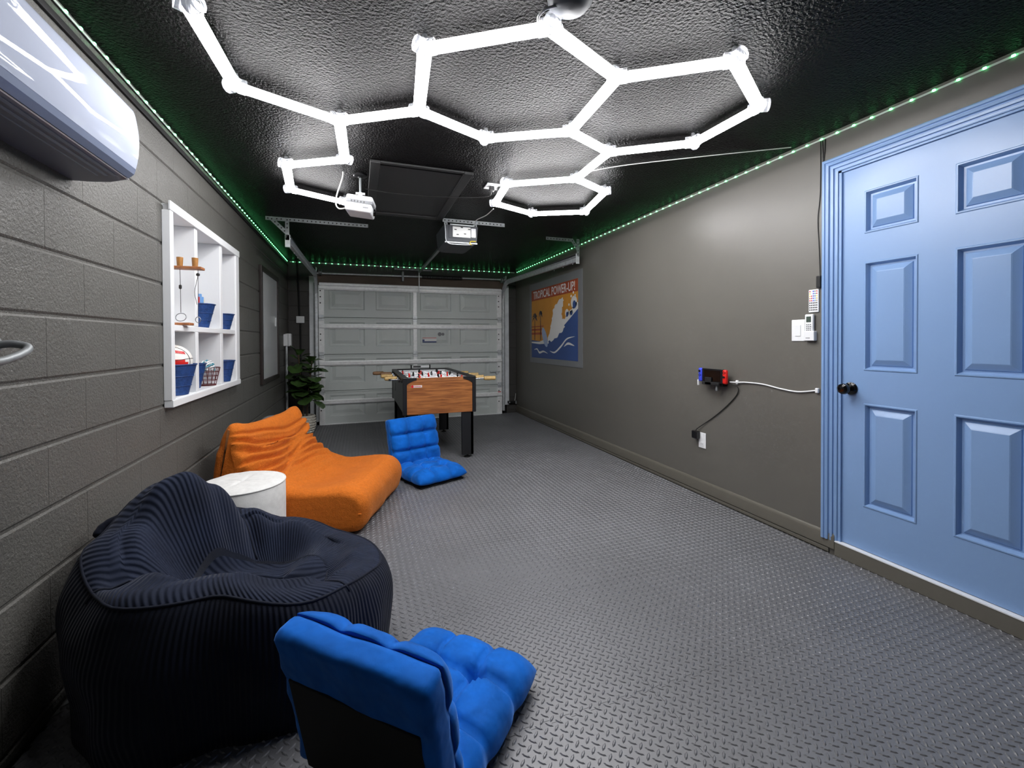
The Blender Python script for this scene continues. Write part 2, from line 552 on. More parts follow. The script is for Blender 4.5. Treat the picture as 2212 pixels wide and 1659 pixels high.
# ---- baseboard, sill strip under the door
bb = MB().prism([(XR, .030), (XR - .012, .030), (XR - .013, .092), (XR - .010, .106), (XR - .004, .113), (XR, .114)], 'y', 1.628, YB - .02)
struct(bb.build('baseboard_right', 'base', smooth=30), 'grey painted baseboard along the smooth wall', 'baseboard')
struct(MB().rbox((XR - .009, 1.66, 0.0), (XR, YB - .02, .024), .004).build('trim_1', 'base'), 'grey strip under the baseboard along the smooth wall', 'trim')
struct(MB().rbox((XR - .016, DY0 - .05, 0.0), (XR + .03, DY1 + .005, DZ0 - .008), .003).build('trim_2', 'base'), 'grey sill board under the blue door', 'trim')
struct(MB().box((XR - .018, DY0, DZ0 - .008), (XR + .03, DY1 + .004, DZ0 - .003)).build('trim_3', 'whitepl'), 'thin pale threshold strip under the blue door', 'trim')

# ---- back wall: header, side pillars and an unseen sheet added behind the garage door to block light
wb = MB()
GX0, GX1 = -0.575, 2.255
wb.box((XL - .1, YB, -.1), (GX0 - .075, YB + .2, ZC + .1))
wb.box((GX1 + .02, YB, -.1), (XR + .1, YB + .2, ZC + .1))
wb.box((GX0 - .075, YB, 2.02), (GX1 + .02, YB + .2, ZC + .1))
wb.box((GX0 - .2, YB + .16, -.1), (GX1 + .2, YB + .2, ZC + .1))
wall_back = struct(wb.build('wall_back', 'pillar'), 'dark block wall around the garage door', 'wall')
for kz in range(-7, 6):
    z0 = max(ZE + kz * CH, .001); z1 = min(ZE + (kz + 1) * CH, ZC - .001)
    if z1 - z0 < .02: continue
    for xa, xb in ((XL + .001, GX0 - .078), (GX1 + .05, XR - .001)):
        MB().rbox((xa, YB - .006, z0 + .003), (xb, YB + .01, z1 - .003), .003, 1).build('block', 'pillar', wall_back)
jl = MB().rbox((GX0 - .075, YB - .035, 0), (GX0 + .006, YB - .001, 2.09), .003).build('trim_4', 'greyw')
struct(jl, 'white weathered wooden jamb left of the garage door', 'trim')
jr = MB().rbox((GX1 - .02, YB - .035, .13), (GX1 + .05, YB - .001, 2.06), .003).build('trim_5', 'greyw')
struct(jr, 'white weathered wooden jamb right of the garage door', 'trim')
hd = MB().rbox((GX0 + .006, YB - .03, 1.985), (GX1 - .02, YB - .001, 2.135), .003).build('trim_6', 'header')
struct(hd, 'brown wooden header board above the garage door', 'trim')
# black painted batten along the top of the block wall
struct(MB().rbox((XL, YF, 2.212), (XL + .012, YB - .01, 2.238), .003).build('trim_7', 'blackm'), 'black batten under the ceiling along the block wall', 'trim')

# ---- blue six-panel door
door = struct(MB().build('door_1', 'door') if False else bpy.data.objects.new('door_1', None), 'blue six panel door in the smooth grey wall', 'door')
COL.objects.link(door)
door.location = (XR, (DY0 + DY1) / 2, DZ0); ROOT[door] = Matrix.Translation(door.location)
LX = XR + 0.012                                        # front plane of the leaf
cols = [(1.500, 1.270), (1.139, 0.909)]
rows = [(1.715, 1.934), (1.012, 1.570), (0.307, 0.844)]
lf = MB()
ys = sorted([DY0, DY1] + [c for p in cols for c in p]); zs = sorted([DZ0, DZ1] + [c for p in rows for c in p])
for i in range(len(ys) - 1):
    for j in range(len(zs) - 1):
        hole = any(abs(ys[i] - c[1]) < 1e-6 for c in cols) and any(abs(zs[j] - r[0]) < 1e-6 for r in rows)
        if hole:
            lf.box((LX + .03, ys[i], zs[j]), (LX + .04, ys[i + 1], zs[j + 1]))
        else:
            lf.box((LX, ys[i], zs[j]), (LX + .04, ys[i + 1], zs[j + 1]))
lf.build('leaf', 'door', door)
def door_panel(y0, y1, z0, z1):
    # moulded ring then raised field: list of (inset, depth)
    prof = [(0, 0), (.004, -.0035), (.009, -.0035), (.014, .006), (.019, .018), (.027, .018), (.030, .013), (.054, .000), (.058, -.0015)]
    mb = MB(); vs, fs = [], []
    for ins, d in prof:
        vs += [(LX + d, y0 + ins, z0 + ins), (LX + d, y1 - ins, z0 + ins), (LX + d, y1 - ins, z1 - ins), (LX + d, y0 + ins, z1 - ins)]
    for i in range(len(prof) - 1):
        for q in range(4):
            r = (q + 1) % 4
            fs.append((i * 4 + q, i * 4 + r, i * 4 + 4 + r, i * 4 + 4 + q))
    k = (len(prof) - 1) * 4
    fs.append((k, k + 1, k + 2, k + 3))
    mb.add(vs, fs)
    return mb
for c in cols:
    for r in rows:
        door_panel(c[1], c[0], r[0], r[1]).build('panel', 'door', door)
kn = MB().lathe([(.0, .0), (.033, .0), (.033, -.006), (.028, -.010), (.012, -.012), (.011, -.030), (.018, -.036), (.0265, -.046), (.029, -.058), (.026, -.070), (.016, -.078), (0, -.079)], (LX, 1.560, .914), 24, 'x')
kn.build('knob', 'gloss', door, smooth=35)
# casing: profiled legs and head
def casing_leg(y, sgn, z0, z1):
    pr = [(0, 0), (.0, -.006), (.008, -.009), (.013, -.009), (.015, -.004), (.019, -.004), (.021, -.012), (.032, -.014), (.035, -.009), (.039, -.009), (.042, -.018), (.052, -.021), (.055, -.016), (.059, -.016), (.062, -.022), (.072, -.022), (.079, -.016), (.080, 0)]
    pts = [(XR + d, y + sgn * t) for t, d in pr]
    return pts
cs = MB()
leg = casing_leg(1.619, 1, 0, 0)
ZT = 2.076
def mitre(pr, y, sgn, z0):
    """leg profile extruded up to a 45 degree mitre"""
    vs = [(p[0], p[1], z0) for p in pr] + [(p[0], p[1], ZT + abs(p[1] - y)) for p in pr]
    n = len(pr)
    return vs, [(i, i + 1, n + i + 1, n + i) for i in range(n - 1)]
v1, f1 = mitre(leg, 1.619, 1, .074)
cs.add(v1, f1)
leg2 = casing_leg(.702, -1, 0, 0)
v2, f2 = mitre(leg2, .702, -1, .074)
cs.add(v2, f2)
n = len(leg)
hv = [(p[0], p[1], ZT + abs(p[1] - 1.619)) for p in leg] + [(p[0], p[1], ZT + abs(p[1] - .702)) for p in leg2]
cs.add(hv, [(i, i + 1, n + i + 1, n + i) for i in range(n - 1)])
cs.box((XR, 1.604, .074), (XR + .05, 1.6195, 2.08)); cs.box((XR, .70, 2.066), (XR + .05, 1.6195, 2.08))
struct(cs.build('trim_8', 'door', smooth=25), 'blue moulded casing around the blue door', 'trim')

# ================================================================== GARAGE DOOR
gd = thing('garage_door', 'pale grey sectional steel garage door with metal struts, seen from inside', 'garage door', ((GX0 + GX1) / 2, DOOR_Y, 0))
DX0, DX1 = -0.520, 2.150
CXM = 0.795
secs = [(0.006, .475), (.475, .990), (.990, 1.510), (1.510, 1.985)]
cellx = [(-.395, .085), (.235, .735), (.870, 1.345), (1.475, 1.960)]
for z0, z1 in secs:
    mb = MB()
    xs = sorted([DX0, DX1] + [c for p in cellx for c in p])
    a0, a1 = z0 + .11, z1 - .065
    zz = [z0 + .003, a0, a1, z1 - .003]
    for i in range(len(xs) - 1):
        for j in range(3):
            emb = j == 1 and any(abs(xs[i] - c[0]) < 1e-6 for c in cellx)
            if not emb:
                mb.add([(xs[i], DOOR_Y, zz[j]), (xs[i + 1], DOOR_Y, zz[j]), (xs[i + 1], DOOR_Y, zz[j + 1]), (xs[i], DOOR_Y, zz[j + 1])], [(0, 1, 2, 3)])
    # top and bottom lips that make the bright seam
    mb.box((DX0, DOOR_Y - .012, z1 - .020), (DX1, DOOR_Y + .03, z1 - .006))
    mb.box((DX0, DOOR_Y - .004, z0 + .004), (DX1, DOOR_Y + .03, z0 + .014))
    mb.box((DX0, DOOR_Y + .026, z0 + .003), (DX1, DOOR_Y + .034, z1 - .003))
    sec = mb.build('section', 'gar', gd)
    for x0, x1 in cellx:
        pr = [(0, 0), (.018, .016), (.040, .016), (.085, .002)]
        vs, fs = [], []
        for ins, d in pr:
            vs += [(x0 + ins, DOOR_Y + d, a0 + ins), (x1 - ins, DOOR_Y + d, a0 + ins), (x1 - ins, DOOR_Y + d, a1 - ins), (x0 + ins, DOOR_Y + d, a1 - ins)]
        for i in range(3):
            for q in range(4):
                r = (q + 1) % 4
                fs.append((i * 4 + q, i * 4 + r, i * 4 + 4 + r, i * 4 + 4 + q))
        fs.append((12, 13, 14, 15))
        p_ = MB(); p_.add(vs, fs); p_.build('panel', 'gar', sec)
    # end stiles and centre stile
    for x0, x1, key in ((DX0 - .006, DX0 + .068, 'stile'), (DX1 - .075, DX1 + .006, 'stile'), (CXM - .028, CXM + .028, 'stile')):
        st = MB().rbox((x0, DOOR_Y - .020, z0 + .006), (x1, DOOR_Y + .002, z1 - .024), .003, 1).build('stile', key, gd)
        if abs(x0 - (CXM - .028)) > .01:
            for k in range(3):
                zc = z0 + .20 + k * .085
                MB().cyl(((x0 + x1) / 2 - .012, DOOR_Y - .022, zc), ((x0 + x1) / 2 - .012, DOOR_Y - .017, zc), .009, n=10).build('hole', 'hole', st)
def strut(zc, h=.05, w=.045):
    mb = MB()
    prof = [(DOOR_Y - .002, zc - h / 2 - .012), (DOOR_Y - .004, zc - h / 2), (DOOR_Y - w, zc - h / 2 + .004), (DOOR_Y - w, zc + h / 2 - .004), (DOOR_Y - .004, zc + h / 2), (DOOR_Y - .002, zc + h / 2 + .012)]
    th = .0022
    inner = [(y + th, z * 1.0) for y, z in prof]
    mb.prism([(p[0] - .020, p[1]) for p in prof] + [(p[0] - .020 + th, zc + (p[1] - zc) * .9) for p in reversed(prof)], 'x', DX0 + .006, DX1 - .002)
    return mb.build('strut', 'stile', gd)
for z in (.318, .862, 1.384): strut(z, .045, .030)
strut(1.925, .038, .020); strut(1.968, .030, .034)
for z in (.475, .990, 1.510):
    for x in (DX0 + .03, CXM, DX1 - .035):
        hg = MB().rbox((x - .032, DOOR_Y - .026, z - .05), (x + .032, DOOR_Y - .021, z + .035), .002, 1)
        hg.cyl((x - .03, DOOR_Y - .028, z - .012), (x + .03, DOOR_Y - .028, z - .012), .007, n=8)
        hg.build('hinge', 'galv', gd, smooth=40)
MB().rbox((.905, DOOR_Y - .001, 1.150), (1.115, DOOR_Y + .001, 1.222), .0005, 1).build('sticker', 'paper', gd)
MB().box((.905, DOOR_Y - .0025, 1.150), (1.115, DOOR_Y - .001, 1.168)).build('sticker_band', 'inkb', gd)
MB().box((.905, DOOR_Y - .0025, 1.170), (.935, DOOR_Y - .001, 1.195)).build('sticker_band', 'inkb', gd)
MB().box((.905, DOOR_Y - .0025, 1.214), (1.115, DOOR_Y - .001, 1.222)).build('sticker_band', 'redp', gd)
ov = MB()
for k in range(2):
    ov.lathe([(.030 - k * .008, 0), (.030 - k * .008, -.0015), (.026 - k * .008, -.0015)], (1.165 + k * .05, DOOR_Y, 1.275), 20, 'y')
ov.build('stamp_mark', 'inkg', gd)
tg = MB().rbox((DX1 - .068, DOOR_Y - .024, .285), (DX1 - .012, DOOR_Y - .021, .365), .001, 1).build('warning_tag', 'paper', gd)
MB().box((DX1 - .066, DOOR_Y - .026, .352), (DX1 - .014, DOOR_Y - .0235, .363)).build('tag_band', 'redp', tg)
MB().rbox((DX0 - .005, DOOR_Y - .03, .0), (DX1 + .005, DOOR_Y + .02, .016), .005).build('bottom_seal', 'whitepl', gd)
# lock bar right
lk = MB().rbox((1.96, DOOR_Y - .035, .672), (2.12, DOOR_Y - .005, .69), .003); lk.rbox((2.05, DOOR_Y - .03, .64), (2.10, DOOR_Y - .004, .69), .003)
lk.build('lock_bar', 'galv', gd)

# tracks: vertical + curved + horizontal, one thing per side
def track(name, label, x, xe, ye, sgn):
    t = thing(name, label, 'door track', (x, YB - .08, 0), 0, 'garage door tracks')
    zt = 2.085
    path = [(x, YB - .075, .05), (x, YB - .075, 1.0), (x, YB - .075, 1.78)]
    for k in range(1, 9):
        a = PI / 2 * k / 8
        path.append((x, YB - .075 - .27 * (1 - math.cos(a)), 1.79 + (zt - 1.79) * math.sin(a)))
    path.append((xe, ye, zt))
    # J-section ribbon: cross-section (a along x, b along "outside" normal)
    sec = [(-.006, -.030), (-.006, .026), (.004, .034), (.026, .034), (.030, .028), (.028, .028), (.024, .0315), (.004, .0315), (-.003, .025), (-.003, -.028), (.028, -.028), (.028, -.030)]
    vs = []
    P = [Vector(p) for p in path]
    for i, p in enumerate(P):
        tg_ = (P[min(i + 1, len(P) - 1)] - P[max(i - 1, 0)]).normalized()
        side = Vector((1, 0, 0)); nrm = tg_.cross(side).normalized()
        for a, b in sec: vs.append(p + side * a * sgn + nrm * b)
    n = len(sec); fs = []
    for i in range(len(P) - 1):
        for q in range(n):
            fs.append((i * n + q, i * n + (q + 1) % n, (i + 1) * n + (q + 1) % n, (i + 1) * n + q))
    fs += [tuple(range(n)), tuple(range(len(P) * n - 1, (len(P) - 1) * n - 1, -1))]
    mb = MB(); mb.add(vs, fs); mb.build('rail', 'galv', t)
    ang = MB()
    ang.box((x - sgn * .010, YB - .06, .03), (x - sgn * .007, YB - .036, 2.0)); ang.box((x - sgn * .035, YB - .039, .03), (x - sgn * .007, YB - .036, 2.0))
    ang.build('angle_iron', 'galvd', t)
    ed = MB()
    ed.prism([(YB - .36, 2.055), (YB - .002, 2.055), (YB - .002, 2.20), (YB - .06, 2.20)], 'x', x - sgn * .012, x - sgn * .009) if False else None
    ha = MB().box((xe - sgn * .012, ye - .01, zt + .03), (xe - sgn * .009, YB - .2, zt + .065)); ha.box((xe - sgn * .012, ye - .01, zt + .062), (xe + sgn * .02, YB - .2, zt + .065))
    ha.build('top_angle', 'galvd', t)
    MB().rbox((xe - .022, ye - .004, zt - .05), (xe + .022, ye + .002, zt + .065), .002, 1).build('end_plate', 'galv', t)
    for k in range(3):
        MB().cyl((xe + sgn * .006, ye + .10 + k * .25, zt - .034), (xe + sgn * .014, ye + .10 + k * .25, zt - .034), .007, n=8).build('bolt', 'galv', t)
    return t
track('door_track', 'galvanised garage door track running along the block wall side', -0.562, -0.605, 4.42, 1)
track('door_track', 'galvanised garage door track running along the smooth wall above the poster', 2.196, 2.330, 4.36, -1)

# perforated angle hangers
def perforated(mb, mbh, p0, p1, w=.034, nrm=(0, -1, 0), hole_mb=True):
    p0, p1 = Vector(p0), Vector(p1); d = (p1 - p0); L_ = d.length; d.normalize()
    nr = Vector(nrm); sd = d.cross(nr).normalized()
    th = nr * .003
    vs = [p0 - sd * w / 2, p1 - sd * w / 2, p1 + sd * w / 2, p0 + sd * w / 2]
    mb.add([v for v in vs] + [v - th for v in vs], [(0, 1, 2, 3), (7, 6, 5, 4), (0, 4, 5, 1), (1, 5, 6, 2), (2, 6, 7, 3), (3, 7, 4, 0)])
    k = int(L_ / .036)
    for i in range(k):
        c = p0 + d * (.02 + i * .036)
        mbh.cyl(c + nr * .0002, c + nr * .0012, .0062, n=8)
def hanger(label, y, x0, x1, xv, zb, xd):
    t = thing('track_hanger', label, 'bracket', ((x0 + x1) / 2, y, ZC))
    for seg in (((x0, y, ZC - .018), (x1, y, ZC - .018)), ((xv, y - .004, ZC - .002), (xv, y - .004, zb)), ((xd, y - .008, ZC - .010), (xv, y - .008, zb + .06))):
        if seg[0] == seg[1] or seg[0] is None: continue
        mb, mh = MB(), MB()
        perforated(mb, mh, *seg)
        a = mb.build('angle_bar', 'galvd', t)
        mh.build('slot_holes', 'hole', a)['kind'] = 'stuff'
    return t
hanger('perforated steel hanger with diagonal brace holding the track by the block wall', 4.42, -.783, .094, -.607, 2.10, -.745)
hanger('perforated steel hanger holding the track end above the poster', 4.33, 1.93, 2.25, 2.318, 2.12, 2.235)

# torsion shaft with spring
ts = thing('torsion_shaft', 'steel torsion shaft with dark coil spring above the garage door', 'shaft', (CXM, YB - .09, 2.14))
MB().cyl((-.555, YB - .09, 2.125), (2.235, YB - .09, 2.15), .0135, n=14).build('shaft', 'galv', ts, smooth=40)
sp = [(.90 + .62 * i / 240, YB - .09 + .026 * math.cos(i * 2 * PI / 6), 2.140 + .026 * math.sin(i * 2 * PI / 6)) for i in range(241)]
MB().tube(sp, .006, n=5).build('spring', 'blackm', ts, smooth='all')
MB().rbox((.50, YB - .075, 2.228), (1.06, YB - .01, 2.256), .006).build('spring_pad', 'galvd', ts)
MB().rbox((.61, YB - .115, 2.06), (.64, YB - .005, 2.20), .003).build('centre_bracket', 'galvd', ts)
for x in (-.55, 2.225):
    MB().rbox((x - .006, YB - .14, 2.09), (x + .006, YB - .002, 2.205), .003).build('end_bracket', 'galv', ts)
    MB().lathe([(.012, -.022), (.045, -.022), (.045, -.012), (.036, -.009), (.036, .009), (.045, .012), (.045, .022), (.012, .022)], (x + (.05 if x < 0 else -.05), YB - .09, 2.1375), 20, 'x').build('cable_drum', 'galvd', ts, smooth=35)

# opener with rail
op = thing('garage_opener', 'dark garage door opener box with its light cover missing, hung from ceiling', 'opener', (.90, 4.0, 2.06))
OY = 3.97
ob = MB().prism([(.745, 2.245), (.76, 2.095), (.80, 2.072), (1.02, 2.070), (1.055, 2.09), (1.068, 2.245)], 'y', OY, OY + .42)
ob.build('housing', 'opg', op)
MB().rbox((.752, OY - .012, 2.078), (1.06, OY + .004, 2.092), .004).build('lower_lip', 'galv', op)
MB().rbox((.79, OY - .004, 2.125), (1.058, OY - .001, 2.24), .001, 1).build('recess', 'opg', op)
cb = MB().rbox((.825, OY - .012, 2.135), (.995, OY - .004, 2.232), .003).build('circuit_cover', 'foil', op)
for x, z in ((.84, 2.20), (.86, 2.155), (.93, 2.165), (.97, 2.21), (.90, 2.222)):
    MB().rbox((x, OY - .015, z), (x + .022, OY - .0115, z + .008), .001, 1).build('component', 'black', cb)
MB().rbox((1.0, OY - .012, 2.14), (1.045, OY - .004, 2.225), .003).build('lamp_socket', 'whitepl', op)
MB().rbox((.80, OY - .022, 2.240), (1.03, OY - .004, 2.252), .003).build('upper_bar', 'galv', op)
MB().tube(cr([(.752, OY - .01, 2.26), (.758, OY - .014, 2.18), (.762, OY - .014, 2.10), (.80, OY - .018, 2.068), (.92, OY - .018, 2.066), (1.0, OY - .014, 2.072)], 6), .004, 6).build('wire_loop', 'galv', op)
MB().tube(cr([(1.045, OY - .012, 2.105), (.995, OY - .02, 2.10), (.985, OY - .02, 2.08), (1.0, OY - .02, 2.068)], 6), .004, 6).build('release_lead', 'yellow', op)
rl = MB().box((.84, OY + .42, 2.185), (.87, YB - .13, 2.205)); rl.box((.85, OY + .42, 2.205), (.86, YB - .13, 2.225))
rl.build('rail', 'galvd', op)
MB().tube([(.855, OY + .45, 2.196), (.857, YB - .14, 2.196)], .006, 6).build('chain', 'blackm', op)
for x in (.765, 1.045):
    mb, mh = MB(), MB(); perforated(mb, mh, (x, OY + .01, ZC - .03), (x, OY + .01, 2.235)); a = mb.build('hanging_strap', 'galvd', op); mh.build('slot_holes', 'hole', a)['kind'] = 'stuff'
mb, mh = MB(), MB(); perforated(mb, mh, (.735, OY, ZC - .020), (1.335, OY, ZC - .020)); a = mb.build('ceiling_angle', 'galvd', op); mh.build('slot_holes', 'hole', a)['kind'] = 'stuff'
MB().rbox((.845, DOOR_Y - .085, 1.90), (.857, DOOR_Y - .075, 2.185), .002, 1).build('door_arm', 'galv', op)

# safety sensor at the floor
se = thing('safety_sensor', 'small black door safety sensor low beside the garage door', 'sensor', (2.31, YB - .05, .16))
MB().rbox((2.27, YB - .09, .155), (2.395, YB - .04, .195), .006).build('housing', 'black', se)
MB().rbox((2.285, YB - .098, .165), (2.30, YB - .088, .185), .002).build('lens', 'galv', se)
MB().rbox((2.40, YB - .07, .14), (2.425, YB - .03, .19), .002).build('bracket', 'galvd', se)
MB().tube(cr([(2.39, YB - .06, .18), (2.405, YB - .05, .24), (2.412, YB - .05, .31)], 5), .004, 6).build('lead', 'wire', se)

# electrical boxes in the back corner
jb = thing('junction_box', 'white junction box with dark conduit on the dark back pillar', 'electric box', (-.76, YB - .006, 1.44))
MB().rbox((-.815, YB - .05, 1.43), (-.712, YB - .006, 1.525), .005).build('box', 'whitepl', jb)
MB().tube([(-.775, YB - .022, 1.52), (-.785, YB - .022, 1.9), (-.80, YB - .022, 2.29)], .011, 8).build('conduit', 'blackm', jb)
MB().tube([(-.765, YB - .022, 1.43), (-.762, YB - .022, .60)], .011, 8).build('conduit', 'blackm', jb)
b2 = thing('breaker_box', 'white electric box with pale conduit in the corner behind the plant', 'electric box', (XL, 6.30, 1.1))
MB().rbox((XL + .0, 6.28, 1.115), (XL + .05, 6.38, 1.27), .006).build('box', 'whitepl', b2)
MB().rbox((XL + .0, 6.40, 1.11), (XL + .075, 6.50, 1.28), .012).build('cover', 'whitepl', b2)
MB().tube([(XL + .028, 6.34, 1.12), (XL + .028, 6.34, .05)], .014, 8).build('conduit', 'galv', b2)

# ================================================================== CEILING THINGS
# attic hatch
ah = thing('attic_hatch', 'black painted attic hatch with trim boards in the ceiling', 'hatch', (.38, 3.42, ZC))
hx0, hx1, hy0, hy1 = .075, .735, 2.835, 4.0
MB().rbox((hx0 + .06, hy0 + .06, ZC - .008), (hx1 - .06, hy1 - .06, ZC), .003).build('panel', 'hatch', ah)
MB().rbox((hx0, hy0, ZC - .020), (hx0 + .062, hy1, ZC), .004).build('trim_board', 'hatch', ah)
MB().rbox((hx1 - .062, hy0, ZC - .020), (hx1, hy1, ZC), .004).build('trim_board', 'hatch', ah)
MB().rbox((hx0 + .062, hy0, ZC - .014), (hx1 - .062, hy0 + .03, ZC), .004).build('trim_board', 'hatch', ah)
MB().rbox((hx0 + .062, hy1 - .062, ZC - .020), (hx1 - .062, hy1, ZC), .004).build('trim_board', 'hatch', ah)

# hexagon light grid
TZ = 2.252
V = dict(a=(-.505, 1.666), b=(-.482, 2.119), c=(-.081, 2.287), d=(.274, 2.065), e=(.239, 1.626), f=(.629, 1.375), g=(1.010, 1.545), h=(1.038, 2.017), i=(.648, 2.232), j=(1.379, 1.302), k=(1.757, 1.520), l=(1.735, 1.916), m=(1.361, 2.168), n=(1.378, 2.592), o=(.969, 2.831), p=(1.020, 3.261), q=(1.399, 3.422), r=(1.795, 3.232), s=(1.695, 2.751), t=(-.069, 2.759), u=(-.409, 2.961), v=(-.446, 3.428), w=(-.093, 3.602))
ED = 'ab bc cd de ef fg gh hi id gj jk kl lm mh mn no op pq qr rs sn ct tu uv vw'.split()
hl = thing('hexagon_light', 'glowing white hexagon tube light grid mounted under the black ceiling', 'light', (.65, 2.4, ZC))
def tube_sec(mb, p, q, w, h, n=12):
    p, q = Vector(p), Vector(q); d = (q - p).normalized(); s_ = d.cross(Vector((0, 0, 1))).normalized(); u_ = Vector((0, 0, 1))
    vs = []
    for c in (p, q):
        for i in range(n):
            t = 2 * PI * i / n
            vs.append(c + s_ * w * math.cos(t) + u_ * h * math.sin(t))
    mb.add(vs, [(i, (i + 1) % n, n + (i + 1) % n, n + i) for i in range(n)] + [tuple(range(n - 1, -1, -1)), tuple(range(n, 2 * n))])
for e_ in ED:
    p, q = Vector((*V[e_[0]], TZ)), Vector((*V[e_[1]], TZ)); d = (q - p).normalized()
    mb = MB(); tube_sec(mb, p + d * .012, q - d * .012, .027, .019)
    bkw = MB(); bkw.v = mb.v; bkw.f = mb.f
    bkw.mi = [1 if (i < 12 and math.sin(2 * PI * (i + .5) / 12) > .30) else 0 for i in range(len(mb.f))]      # opaque back of the tube
    bkw.build('tube', ['tube', 'whitepl'], hl, smooth=50)
for k_, xy in V.items():
    mb = MB()
    c = Vector((*xy, TZ))
    dirs = []
    for e_ in ED:
        if k_ in e_:
            o_ = V[e_[1] if e_[0] == k_ else e_[0]]
            dirs.append((Vector((*o_, TZ)) - c).normalized())
    if len(dirs) < 3:                       # spare arms of the three-way connector
        base = math.atan2(dirs[0].y, dirs[0].x)
        for s_ in (1, -1):
            d2 = Vector((math.cos(base + s_ * 2 * PI / 3), math.sin(base + s_ * 2 * PI / 3), 0))
            if all(d2.dot(x) < .7 for x in dirs): dirs.append(d2)
    for d in dirs:
        mb.cyl(c - d * .002 + Vector((0, 0, .006)), c + d * .040 + Vector((0, 0, .006)), .029, n=10)
    mb.cyl(c + Vector((0, 0, .02)), (c.x, c.y, ZC), .010, n=8)
    mb.build('connector', 'clear', hl, smooth=40)

# round ceiling box with lead
rb = thing('round_ceiling_box', 'dark round ceiling box with a white wire loop, above the light grid', 'electric box', (.64, 1.30, ZC))
MB().lathe([(0, -.042), (.035, -.040), (.060, -.030), (.073, -.014), (.076, 0)], (.665, 1.292, ZC), 28).build('cover', 'opg', rb, smooth=50)
MB().tube(cr([(.630, 1.30, 2.275), (.585, 1.315, 2.262), (.575, 1.350, 2.255), (.60, 1.372, 2.252), (.63, 1.370, 2.252)], 8), .0045, 8).build('lead', 'wire', rb, smooth='all')

# ceiling outlet beside the light grid
co = thing('ceiling_outlet', 'white outlet plate on the ceiling beside the small hexagon', 'outlet', (.95, 3.05, ZC))
MB().rbox((.875, 2.985, ZC - .007), (1.02, 3.10, ZC), .003).build('plate', 'whitepl', co)
MB().rbox((.905, 3.02, ZC - .04), (.94, 3.055, ZC - .007), .004).build('plug', 'black', co)
MB().rbox((.965, 3.02, ZC - .04), (1.0, 3.055, ZC - .007), .004).build('plug', 'black', co)
MB().tube(cr([(.982, 3.04, ZC - .04), (.985, 3.10, ZC - .06), (1.0, 3.20, 2.255)], 6), .005, 6).build('lead', 'wire', co)
tag(MB().tube(cr([(1.02, 3.315, 2.225), (1.03, 3.55, 2.24), (1.01, 3.80, 2.262), (1.03, 3.93, 2.258)], 8), .004, 6).build('power_lead', 'wire'), 'pale lead running from the small hexagon to the garage opener', 'cable')
tag(MB().tube(cr([(.925, 3.055, 2.262), (.90, 3.08, 2.235), (.70, 3.10, 2.215), (.45, 3.12, 2.205), (.20, 3.13, 2.205), (.05, 3.13, 2.215)], 10), .0028, 6).build('hanging_cable', 'wireb'), 'thin dark cable hanging between projector and ceiling outlet', 'cable')
tag(MB().tube(cr([(1.38, 2.60, 2.285), (1.60, 2.42, ZC - .004), (2.0, 2.13, ZC - .004), (2.40, 1.86, ZC - .004)], 10), .0028, 6).build('ceiling_wire', 'wire'), 'thin pale wire running over the ceiling to the green strip', 'cable')

# projector on its mount
pr = thing('projector', 'small white projector hanging from a black ceiling mount', 'projector', (.02, 3.13, ZC))
PX, PY = .018, 3.13
MB().lathe([(.046, 0), (.046, -.006), (.040, -.012), (.016, -.016), (.012, -.022)], (PX, PY, ZC), 24).build('mount_plate', 'black', pr, smooth=35)
MB().cyl((PX, PY, ZC - .015), (PX, PY, 2.185), .008, n=12).build('mount_pole', 'galvd', pr, smooth=40)
mh_ = MB().rbox((PX - .012, PY - .014, 2.155), (PX + .014, PY + .014, 2.185), .005); mh_.cyl((PX - .03, PY, 2.178), (PX + .03, PY, 2.178), .008, n=10)
mh_.build('mount_joint', 'whitepl', pr, smooth=40)
Rp = Matrix.Translation((PX + .002, PY, 2.088)) @ Matrix.Rotation(math.radians(6.5), 4, 'Y') @ Matrix.Rotation(math.radians(-10), 4, 'Z')
def pbox(a, b, r, key, name, par):
    t_ = MB().rbox(a, b, r, 3); t_.v = [tuple(Rp @ Vector(p)) for p in t_.v]
    return t_.build(name, key, par, smooth=40)
pb = pbox((-.085, -.085, -.055), (.085, .085, .004), .014, 'whitepl', 'lower_body', pr)
pbox((-.084, -.084, .018), (.086, .084, .055), .014, 'whitepl', 'upper_body', pr)
pbox((-.082, -.082, .0), (.088, .082, .022), .004, 'inkg', 'vent_band', pr)
pbox((.03, -.0862, -.030), (.065, -.0852, -.020), .0004, 'inkg', 'maker_mark', pb)
for k in range(5):
    pbox((-.05 + k * .02, -.0832, .006), (-.042 + k * .02, -.0822, .016), .0004, 'black', 'vent_slot', pr)
lens = MB().cyl((.084, .02, -.02), (.094, .02, -.02), .024, n=16); lens.v = [tuple(Rp @ Vector(p)) for p in lens.v]
lens.build('lens', 'gloss', pr, smooth=40)
tag(MB().tube(cr([(-.09, 3.10, ZC - .002), (-.095, 3.105, 2.26), (-.13, 3.12, 2.15), (-.135, 3.12, 2.085), (-.115, 3.10, 2.055), (-.082, 3.10, 2.060)], 8), .0045, 8).build('projector_cable', 'wire', smooth='all'), 'white cable dropping from ceiling to the back of the projector', 'cable')

